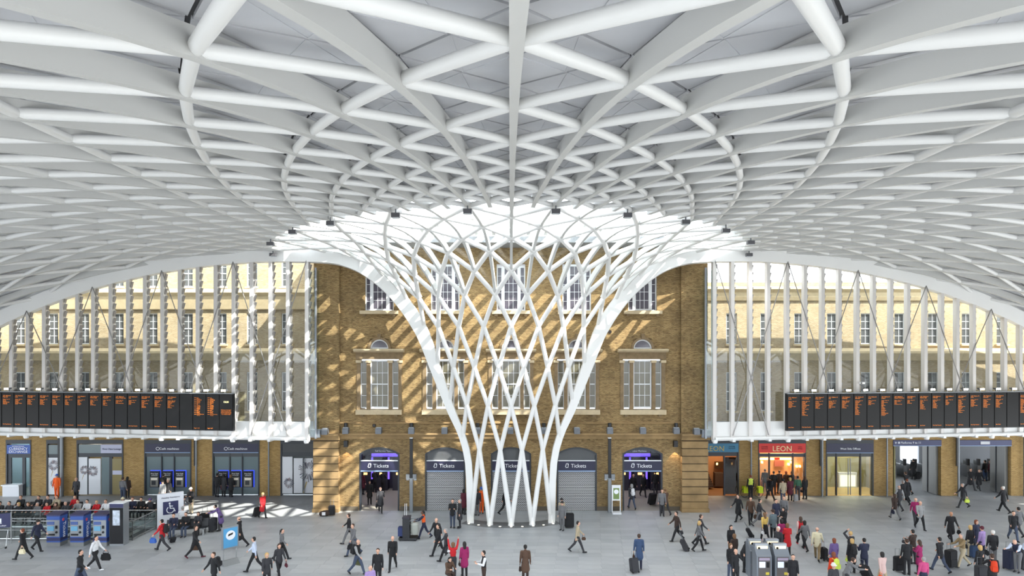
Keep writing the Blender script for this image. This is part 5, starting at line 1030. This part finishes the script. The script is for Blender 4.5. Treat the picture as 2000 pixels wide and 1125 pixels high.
T = [
# px, py, face, pose, coat, fem, top, leg, hair, label, extras
(45,1093,270,'walk',2,1,'k','k','short:rd','woman in long black coat striding past the ticket machines',dict(bag=('cr',1.2))),
(73,1076,80,'walk2',1,0,'nv','k','hat:k','person in dark uniform and cap walking before the balustrade',{}),
(156,1146,100,'walk',1,0,'k','jn','short:k','man in black jacket with a slung satchel',dict(bag=('nv',1.4))),
(186,1113,90,'walk2',0,0,'w','k','short:k','man in white hooded top and dark trousers striding',dict(bag=('k',1.7),shoe='w')),
(149,981,0,'stand',1,0,'ch','k','bald:g','grey-haired man in dark jacket facing out by the steel downpipe',{}),
(111,973,10,'stand',1,0,'or','or','hat:blu','worker in orange jacket and blue helmet by the firework bay',{}),
(240,980,180,'stand',0,0,'g','jn','short:b','man in grey top looking at the lounge door',{}),
(249,976,190,'stand',1,1,'dbr','k','long:k','woman in brown coat beside the lounge door',dict(bag=('w',0.7))),
(319,972,180,'hold',1,0,'k','k','short:k','man in black coat using the cash machine behind the wheelchair sign',{}),
(327,973,180,'stand',0,1,'mar','k','short:k','child in maroon top beside the cash machine user',dict(hgt=1.2)),
(424,971,180,'hold',1,0,'k','ch','short:k','man in black jacket at the cash machines',{}),
(437,970,180,'stand',2,1,'ch','k','bob:k','woman in long grey coat at the cash machines',dict(bag=('r',0.7))),
(451,971,180,'stand',2,1,'k','k','bob:lb','woman in black coat with light brown hair at the cash machines',{}),
(373,1004,0,'hold',1,0,'k','be','hat:w','man in white cap, black jacket and beige trousers in the sun',dict()),
(513,1012,50,'pull',2,1,'r','k','bob:bd','blond woman in bright red coat crossing the sun patches',{}),
(432,1037,280,'bend',2,1,'pu','ch','short:k','woman in purple coat bending over her suitcase',{}),
(468,1069,270,'walk',2,0,'k','k','bald:b','balding man in long black coat passing the notice stand',{}),
(550,1094,90,'walk',0,1,'g','k','pony:k','woman in grey top and black trousers carrying a black bag',dict(bag=('k',1.1))),
(545,1127,40,'walk2',1,1,'ch','k','long:b','long-haired woman in dark jacket carrying a maroon handbag',dict(bag=('mar',0.9))),
(497,1116,280,'walk',0,0,'wb','k','short:k','man in pale shirt and black trousers looking down',{}),
(521,1150,30,'pull',1,1,'ch','k','bob:bd','blond woman in grey jacket with a white scarf pulling a case',{}),
(418,1151,330,'walk',1,0,'k','k','short:b','man in black with a rucksack next to the notice stand',dict(pack='k')),
(317,1075,270,'walk2',1,0,'r','ch','short:k','man in red jacket with a patterned carrier bag',dict(bag=('blu',1.3),pack='k')),
(381,1090,90,'walk',1,0,'k','k','short:b','man in black striding with a brown coat over his arm',dict(bag=('br',1.5),shoe='mar')),
(340,1048,12,'sit',1,0,'nv','jn','short:k','seated man in navy jacket and jeans before the wheelchair totem',{}),
(364,1045,8,'sit',1,0,'k','jn','short:k','seated man in black leather jacket and jeans',{}),
(388,1042,12,'sit',1,1,'ch','k','long:b','seated woman in dark jacket beside the man in leather',{}),
(356,1034,200,'sit',1,0,'w','be','short:g','seated traveller in white sunlit jacket',{}),
(353,1020,60,'bend',1,0,'g','ch','hat:k','person in grey jacket stooping behind the wheelchair totem',{}),
(318,985,0,'stand',1,1,'lg','g','hat:k','person in pale jacket behind the wheelchair totem',{}),
(328,984,0,'stand',1,0,'k','g','short:w','person in black with white collar behind the wheelchair totem',{}),
(312,1019,40,'stand',1,1,'k','k','short:k','woman in black standing at the balustrade corner',dict(pack='r')),
(722,985,20,'stand',2,1,'k','k','bob:k','woman in long black coat just inside the ticket doorway',{}),
(743,1001,190,'walk',2,0,'ch','k','bald:w','white-haired man in dark coat entering the ticket doorway with a bag',dict(bag=('k',1.4))),
(732,962,180,'hold',1,0,'k','k','short:k','man in black at the ticket hall machines',{}),
(748,962,170,'hold',1,1,'k','k','bob:k','woman in black at the ticket hall machines',{}),
(708,966,160,'stand',2,1,'mar','k','bob:k','woman in maroon coat at the edge of the ticket hall',{}),
(682,1062,275,'walk',1,0,'k','g','short:b','young man in black jumper walking behind the grey-coated man',{}),
(690,1085,320,'walk2',2,0,'g','jn','short:b','man in open grey coat with a black briefcase',dict(bag=('k',1.3))),
(698,1122,70,'walk',0,0,'k','jn','bald:n','bald man in black vest with an olive shoulder bag',dict(slv='lg',bag=('ol',1.4),pack='k')),
(738,1146,0,'stand',1,0,'k','k','short:b','heavy man in black coat facing the camera',{}),
(767,1113,0,'walk2',1,0,'k','k','bald:n','bald man in black coat walking with one hand raised',{}),
(723,1184,40,'stand',0,0,'lil','ch','short:g','grey-haired man in pink striped shirt',{}),
(828,1052,272,'push',0,1,'or','nv','pony:k','cleaner in orange vest pushing the cleaning cart',dict(slv='nv',skin=1)),
(853,1072,330,'walk',1,0,'k','k','bald:b','man in black suit and white shirt near the standing couple',{}),
(857,1086,300,'walk2',1,0,'k','k','short:k','first of two men in dark suits walking together',{}),
(872,1096,275,'walk',2,0,'ch','k','short:g','second of two men in dark coats carrying a newspaper',dict(bag=('w',0.6))),
(885,1127,185,'armsup',0,1,'r','ch','bob:lb','woman in red jumper raising a phone to photograph the roof',{}),
(907,1126,200,'stand',2,1,'mag','k','long:k','dark-haired woman in magenta coat beside the photographer in red',dict(bag=('dbr',0.8))),
(876,1137,30,'floor',1,1,'br','dbr','long:k','woman in brown patterned coat sitting on the floor',{}),
(945,1151,285,'hold',0,0,'k','dbr','short:k','man in black waistcoat and white sleeves',dict(slv='w')),
(1026,1137,180,'stand',2,0,'br','dbr','short:k','man in long brown coat gazing up at the funnel',dict(skin=1,bag=('dbr',1.1))),
(884,1031,0,'hold',1,0,'k','jn','short:k','young man in black jacket and jeans eating beside the funnel',{}),
(898,1031,290,'stand',2,0,'ch','k','short:g','person in grey overcoat beside the man eating',{}),
(940,1003,180,'stand',0,0,'or','or','hat:blu','worker in orange trousers and blue helmet behind the funnel',dict(slv='k')),
(932,1007,190,'stand',1,0,'ch','g','short:k','man in dark jacket with an orange bag behind the funnel foot',dict(bag=('or',0.8))),
(906,1005,160,'stand',2,1,'mar','k','bob:k','woman in dark red coat by the shutter behind the funnel',{}),
(986,1004,100,'walk',1,0,'k','k','short:k','man in black passing behind the middle funnel foot',{}),
(1098,1036,330,'stand',1,0,'g','g','hat:k','man in grey jacket and cap waiting by the funnel with a suitcase',{}),
(1097,1026,20,'stand',1,1,'be','ch','hat:k','companion in beige behind the man in the grey jacket',{}),
(1128,1079,90,'walk2',1,0,'be','ch','short:k','man in pale beige jacket crossing beyond the funnel',dict(bag=('br',0.8))),
(1234,994,190,'walk',1,0,'ch','jn','hood:lg','walker with a white hood and pale rucksack entering the ticket hall',dict(pack='w')),
(1237,972,0,'stand',1,0,'k','k','short:k','man in black standing inside the purple-lit doorway',{}),
(1256,970,5,'walk',1,0,'k','k','short:k','man in black walking out of the purple-lit ticket hall',{}),
(1280,965,180,'stand',1,0,'k','ch','short:k','traveller in black at the purple-lit machines',{}),
(1293,1008,350,'stand',1,0,'g','ch','short:b','man in grey leaning at the purple-lit doorway edge',{}),
(1300,1005,200,'walk',1,0,'br','ch','short:lb','man in brown jacket passing the purple-lit doorway',{}),
(1322,1057,280,'walk',1,0,'dbr','k','short:k','man in dark maroon jacket with a shoulder bag, mid stride',dict(bag=('ch',1.0))),
(1365,1077,80,'pull',1,1,'g','k','bob:bd','blond walker in grey jacket pulling a case',{}),
(1368,1064,85,'walk',1,0,'ch','k','short:b','man in dark jacket beside the blond walker in grey',{}),
(1248,1112,175,'stand',2,0,'bl','nv','short:b','man in blue overcoat standing with a grey wheeled case',dict(bag=('br',1.0))),
(1442,1018,300,'walk',2,0,'k','k','short:b','man in black coat walking out front of the trio',{}),
(1466,1023,345,'walk2',1,0,'br','k','short:b','man in brown jacket in the middle of the trio',{}),
(1483,1028,75,'walk',2,0,'ch','g','short:k','man in slate overcoat with a tan shoulder bag',dict(bag=('br',1.3))),
(1466,975,180,'stand',0,0,'hv','k','short:rd','cyclist in yellow vest and black shorts by the bicycle',dict(slv='k')),
(1504,977,185,'walk',1,0,'k','k','short:k','person in black with a rucksack stepping to the red shop',dict(pack='k',shoe='br')),
(1529,984,180,'stand',1,0,'be','jn','hat:k','person in pale grey jacket and black hat in the queue',dict()),
(1543,978,180,'stand',2,1,'mar','ch','bob:bd','blond woman in maroon coat in the queue',{}),
(1558,977,175,'stand',0,0,'gn','ch','short:k','man in green jumper in the queue',{}),
(1572,975,185,'stand',1,1,'k','k','long:b','long-haired woman in black at the end of the queue',dict(bag=('k',0.9))),
(1511,966,170,'stand',1,0,'k','k','short:k','customer in black inside the red shop door',{}),
(1522,964,190,'stand',1,0,'dbr','k','short:b','customer in dark brown inside the red shop',{}),
(1535,963,180,'stand',1,1,'br','k','bob:rd','customer in brown coat inside the red shop',{}),
(1546,966,200,'stand',1,0,'k','nv','short:k','customer in navy trousers inside the red shop',{}),
(1494,961,170,'stand',1,0,'k','k','short:b','customer behind the glass of the red shop',{}),
(1494,1058,190,'pull',0,1,'yl','k','long:lb','woman in yellow jacket and black skirt with red shoes',dict(coat=3,bag=('w',0.9),shoe='r')),
(1510,1056,195,'stand',1,1,'st','k','hat:dbr','large person in striped jumper beside the woman in yellow',dict(scale=1.06)),
(1516,1031,10,'stand',1,0,'nv','ch','short:k','man in navy jacket facing the striped jumper',{}),
(1531,1024,330,'stand',1,0,'g','ch','short:b','man in grey jacket behind the woman with the red scarf',{}),
(1531,1047,300,'hold',1,1,'k','k','bob:k','woman in black jacket with a red scarf',{}),
(1526,1074,190,'stand',1,1,'mag','k','bob:k','dark-haired woman in magenta top behind the red coat',{}),
(1538,1084,170,'hold',2,1,'r','k','bob:lb','woman in red coat with a dark brown handbag',dict(bag=('dbr',1.2))),
(1520,1095,300,'stand',1,0,'ch','ch','short:w','white-haired man in dark coat behind the silver machines',{}),
(1428,1088,10,'stand',1,1,'k','k','long:k','woman with long black hair in the cluster by the machines',{}),
(1434,1108,200,'stand',2,1,'dbr','k','bob:lb','curly-haired woman in brown leather coat',{}),
(1427,1130,20,'stand',1,1,'k','jn','bob:lb','brown-haired woman with a white scarf behind the bald man',{}),
(1437,1147,20,'phone',1,0,'k','k','bald:n','bald man in black on the phone with a rucksack',dict(pack='k')),
(1451,1117,95,'bend',1,0,'k','k','short:b','man in black suit leaning over the silver machine',{}),
(1549,1156,345,'stand',1,1,'k','k','pony:k','woman in black jacket next to the silver machines',{}),
(1564,1066,170,'walk',0,1,'r','k','long:b','woman with red vest and pale sleeves carrying a black bag',dict(slv='pk',bag=('k',1.0),shoe='r')),
(1572,1075,185,'walk2',1,1,'g','k','bob:k','woman in grey hooded top with a black bag',dict(bag=('k',1.1))),
(1596,1094,150,'walk',1,0,'cr','tan','bald:n','bald man in cream jacket and tan trousers',dict(pack=None)),
(1629,1118,185,'stand',2,1,'pu','nv','bob:rd','woman in violet coat beside the orange jacket',dict(bag=('k',0.9))),
(1628,1150,190,'stand',1,1,'go','ch','bob:rd','woman in orange jacket with a lime rucksack',dict(pack='hv')),
(1661,1106,200,'wave',1,0,'ch','k','short:bd','fair-haired man raising an arm behind the woman in black',{}),
(1664,1119,175,'stand',2,1,'k','k','bob:bd','blond woman in black coat with a rucksack',dict(pack='k',bag=('hv',0.7))),
(1688,1122,180,'hold',1,0,'nv','nv','short:k','man in dark navy suit seen from behind',{}),
(1652,1162,90,'bend',1,0,'g','ch','short:b','man in grey jacket leaning forward by the orange jacket',{}),
(1628,1180,10,'stand',0,0,'ch','ch','hat:w','person in a white cap below the orange jacket',{}),
(1724,1149,190,'pull',1,1,'pk','be','bob:k','black-haired woman in pale pink tunic',dict(bag=('or',1.0))),
(1771,1123,175,'stand',1,0,'k','k','short:b','man in black suit holding a suitcase handle',{}),
(1783,1102,200,'hold',1,0,'dbr','ch','short:k','man in dark jacket reading a white sheet',dict(bag=('ch',0.8))),
(1796,1122,210,'hold',2,1,'mag','k','long:b','brown-haired woman in long magenta coat',{}),
(1804,1161,180,'stand',0,1,'ppk','nv','short:g','grey-haired woman in pink jumper',{}),
(1836,1117,200,'walk',1,0,'k','jn','short:k','man in black jumper and blue jeans, back turned',{}),
(1880,1108,270,'push',0,0,'tan','be','short:g','man in tan jumper and beige trousers at the luggage',{}),
(1895,1088,190,'stand',1,1,'k','be','bob:bd','fair-haired woman in black leather jacket and beige trousers',dict(bag=('k',1.0))),
(1907,1076,10,'stand',2,1,'nv','k','bob:rd','red-haired woman in navy coat facing her friends',{}),
(1918,1091,200,'stand',1,1,'lil','nv','hat:mar','woman in lilac fleece and maroon hat',{}),
(1939,1103,170,'stand',1,0,'k','g','short:w','white-haired man in black jacket with a shoulder bag',dict(bag=('k',1.2))),
(1914,1134,190,'stand',2,1,'k','ch','bob:bd','blond woman in black coat beside a dark suitcase',{}),
(1938,1158,160,'phone',1,0,'k','k','short:b','man in black on the phone with an orange rucksack',dict(pack='go')),
(1988,1118,300,'bend',0,0,'nv','g','bald:n','bald man in dark waistcoat bending to his luggage',dict(slv='wb')),
(1996,1112,60,'bend',0,0,'wb','ch','short:b','man in pale shirt stooping over the tall case',{}),
(1979,1056,340,'walk',1,0,'k','jn','short:k','bearded man in black jumper and jeans walking this way',{}),
(1990,1047,180,'walk2',1,0,'g','ch','short:k','man in grey hooded top behind the bearded man',{}),
(1857,1057,350,'walk2',2,0,'k','k','bald:n','bald man in flapping black coat with a black bag',dict(bag=('k',1.2),skin=2)),
(1797,1034,350,'walk',1,0,'lg','k','bald:k','stout man in pale grey jacket and black trousers',dict(scale=1.02)),
(1788,1025,340,'walk2',1,0,'mag','ch','bald:lb','man in magenta waistcoat beside the grey jacket',{}),
(1748,1014,180,'walk',1,1,'dbr','g','bob:b','woman in dark brown jacket and grey trousers with a blue bag',dict(bag=('nv',1.1))),
(1757,997,185,'walk2',1,0,'ch','ch','bald:g','man in charcoal with pale sleeves heading for the passage',dict(slv='lg')),
(1765,985,190,'walk',1,0,'k','k','short:g','grey-haired man in black near the passage',{}),
(1772,979,180,'walk2',2,1,'k','k','short:rd','woman in long black coat entering the platform passage',dict(bag=('ch',1.0))),
(1770,965,200,'walk',1,0,'k','k','short:b','man with a tan holdall inside the passage',dict(bag=('br',1.6))),
(1784,937,180,'stand',2,0,'k','k','short:k','man in long black coat at the ticket gates',{}),
(1895,957,5,'walk',2,0,'k','ch','short:k','man in black coat coming through the plain passage',{}),
(1912,957,350,'walk2',2,1,'k','ch','short:b','woman in black coat coming through the plain passage',{}),
(1924,940,190,'stand',1,0,'k','bl','short:k','man in black jacket and jeans deep in the passage',{}),
(1934,939,200,'stand',1,1,'mar','k','bob:rd','red-haired woman in maroon deep in the passage',{}),
(1881,992,260,'walk',1,0,'ch','ch','short:g','man in charcoal suit carrying a yellow bag',dict(bag=('hv',1.1))),
(1960,1001,200,'walk2',1,0,'k','k','short:w','stout white-haired man in black near the sunlit floor',dict(scale=1.04)),
]
for r in T:
    kw = dict(r[10]); coat = kw.pop('coat', r[4]); person(r[0], r[1], r[2], r[3], coat, r[5], r[6], r[7], r[8], r[9], **kw)
# people seated behind the balustrade: (px, head py, face, top, leg, hair, fem, label)
SEATED = [(5,979,0,'k','k','short:k',0,'man in black at the far end of the waiting seats'),(45,975,20,'k','k','short:lb',0,'man in black coat leaning over his neighbour on the seats'),(30,987,0,'ch','k','short:k',0,'seated person in charcoal near the trolley sign'),(62,984,-10,'k','ch','bob:bd',1,'seated blond woman in black coat'),(76,981,10,'k','k','long:lb',1,'seated woman in black with long light hair'),(84,973,0,'k','k','short:k',0,'seated man in black with his back turned'),(98,975,20,'ch','k','short:b',0,'seated man in dark jacket beside the beige coat'),(111,969,0,'be','tan','short:rd',0,'seated man in beige coat reading'),(94,989,0,'g','ch','short:g',1,'seated grey-haired woman behind the ticket machines'),(108,988,10,'r','k','short:b',1,'seated person with a red bag on the lap'),(123,982,-10,'br','k','bob:b',1,'seated woman in brown behind the ticket machines'),(136,981,0,'ch','k','short:g',0,'seated man in charcoal coat behind the ticket machines'),(141,972,20,'r','ch','short:lb',0,'seated traveller in red by the steel downpipe'),(158,991,0,'lg','jn','short:b',0,'seated traveller in pale grey behind the middle machine'),(174,984,0,'w','jn','short:k',0,'seated traveller in white, lit by the sun'),(186,981,10,'r','w','short:bd',1,'seated traveller in red and white, lit by the sun'),(199,979,0,'w','w','short:lb',0,'seated man in brilliant white shirt, lit by the sun'),(240,977,10,'cr','be','hat:cr',0,'seated man in cream jacket and cap behind the kiosk'),(266,972,60,'nv','k','short:rd',0,'seated man in navy reading by the balustrade'),(283,986,20,'k','k','short:k',0,'seated person in black at the balustrade corner'),(296,983,-20,'ch','k','hat:pu',1,'seated woman in purple hat by the wheelchair totem')]
SLOT = {5: (66, 1021, 8, 0), 30: (66, 1021, 8, 1), 62: (66, 1021, 8, 2), 76: (66, 1021, 8, 3), 94: (66, 1021, 8, 4), 108: (66, 1021, 8, 5), 123: (66, 1021, 8, 6), 136: (66, 1021, 8, 7), 45: (95, 1008, 7, 0), 84: (95, 1008, 7, 2), 98: (95, 1008, 7, 3), 111: (95, 1008, 7, 4), 141: (95, 1008, 7, 6), 158: (190, 1017, 5, 0), 174: (190, 1017, 5, 1), 186: (190, 1017, 5, 2), 199: (190, 1017, 5, 3), 240: (268, 1012, 4, 0), 266: (268, 1012, 4, 1), 283: (268, 1012, 4, 2), 296: (268, 1012, 4, 3)}
for px, hy, fc, top, leg, hair, fem, lab in SEATED:
    bx_, by_, bn, bi = SLOT[px]; g = G(bx_, by_); person(0, 0, fc * 0.4, 'sit', 1, fem, top, leg, hair, lab, pos=Vector((g.x - 0.3 * bn + 0.3 + 0.6 * bi, g.y, 0)))
def suitcase(px, py, face, c, lab, h=0.62, tilt=0.0, pos=None):
    g = pos if pos is not None else G(px, py); e = empty('suitcase', g, math.radians(face), label=lab, cat='suitcase'); e.rotation_euler = (tilt, 0, math.radians(face))
    w_, d = h * 0.33, h * 0.2
    bm = bmesh.new(); bmesh.ops.create_cube(bm, size=1); bmesh.ops.scale(bm, vec=(2 * w_, 2 * d, h), verts=bm.verts); bmesh.ops.bevel(bm, geom=list(bm.edges), offset=0.04, segments=2, affect='EDGES'); bmesh.ops.translate(bm, vec=(0, 0, h / 2 + 0.06), verts=bm.verts)
    me = bpy.data.meshes.new('shell'); bm.to_mesh(me); bm.free(); me.materials.append(cm(c)); link('shell', me, e)
    MB().box(-w_ * 0.8, w_ * 0.8, -d - 0.02, -d, 0.12, h * 0.55).build('front_pocket', cm(c), e); MB().tube([(-w_ * 0.5, d * 0.6, h), (-w_ * 0.5, d * 0.6, h + 0.42), (w_ * 0.5, d * 0.6, h + 0.42), (w_ * 0.5, d * 0.6, h)], 0.012, 6).build('pull_handle', GREYMET, e)
    for x in (-w_ * 0.8, w_ * 0.8): MB().tube([(x - 0.015, d * 0.8, 0.05), (x + 0.015, d * 0.8, 0.05)], 0.05, 10).build('wheel', mat('rubber'), e)
CASES = [(499, 1009, 60, 'k', 'black wheeled suitcase pulled by the woman in the red coat', 0.6, 0.3), (416, 1038, 80, 'ch', 'dark suitcase beside the woman in the purple coat', 0.75, 0), (400, 1029, 20, 'k', 'black upright suitcase behind the seated travellers', 0.8, 0), (648, 1007, 0, 'k', 'black suitcase with raised handle by the left corner pier', 0.62, 0), (1112, 1031, 0, 'k', 'black suitcase beside the grey-jacketed man near the funnel', 0.85, 0), (1343, 1076, 250, 'ch', 'charcoal suitcase pulled by the blond walker in grey', 0.62, 0.5), (1240, 1119, 200, 'ch', 'grey wheeled suitcase behind the man in the blue coat', 0.66, 0.2), (1470, 1050, 250, 'k', 'small black suitcase pulled by the woman in the yellow jacket', 0.55, 0.55), (1554, 980, 10, 'lg', 'black and white patterned shopping trolley in the queue', 0.5, 0), (1610, 1094, 90, 'k', 'boxy black case held by the bald man in cream', 0.6, 0), (1696, 1128, 300, 'k', 'large black holdall case pulled by the woman in white', 0.7, 0.6), (1755, 1116, 10, 'k', 'black cabin suitcase with raised handle by the suited man', 0.7, 0), (1857, 1109, 20, 'k', 'big black suitcase between the man in jeans and the man in tan', 0.85, 0), (1974, 1112, 10, 'nv', 'tall dark suitcase topped by a purple bag at the group of luggage', 0.95, 0), (1792, 937, 0, 'k', 'black suitcase of the man standing at the ticket gates', 0.6, 0), (1272, 985, 20, 'k', 'black suitcase inside the purple-lit ticket doorway', 0.8, 0.3), (1917, 1140, 0, 'ch', 'dark suitcase beside the blond woman in black', 0.8, 0), (336, 1058, 40, 'k', 'black rucksack case on the floor by the seated travellers', 0.45, 0.9), (1903, 1090, 0, 'bl', 'small blue patterned case among the older travellers', 0.6, 0)]
for c in CASES: suitcase(c[0], c[1], c[2], c[3], c[4], c[5], c[6])
g = G(634, 1008); t = empty('rucksack', (g.x, g.y, 0), label='dark and white rucksack slumped on the floor by the left corner pier', cat='backpack'); mb = MB(); capsule(mb, (-0.2, 0, 0.17), 0.17, (0.15, 0.05, 0.2), 0.2, 1, 12, 3); mb.build('sack', cm('dbr'), t, True); MB().box(-0.12, 0.1, -0.2, -0.14, 0.1, 0.3).build('pocket', cm('w'), t); MB().tube([(-0.1, -0.1, 0.34), (0, -0.18, 0.42), (0.1, -0.1, 0.36)], 0.018, 6).build('strap', cm('k'), t)
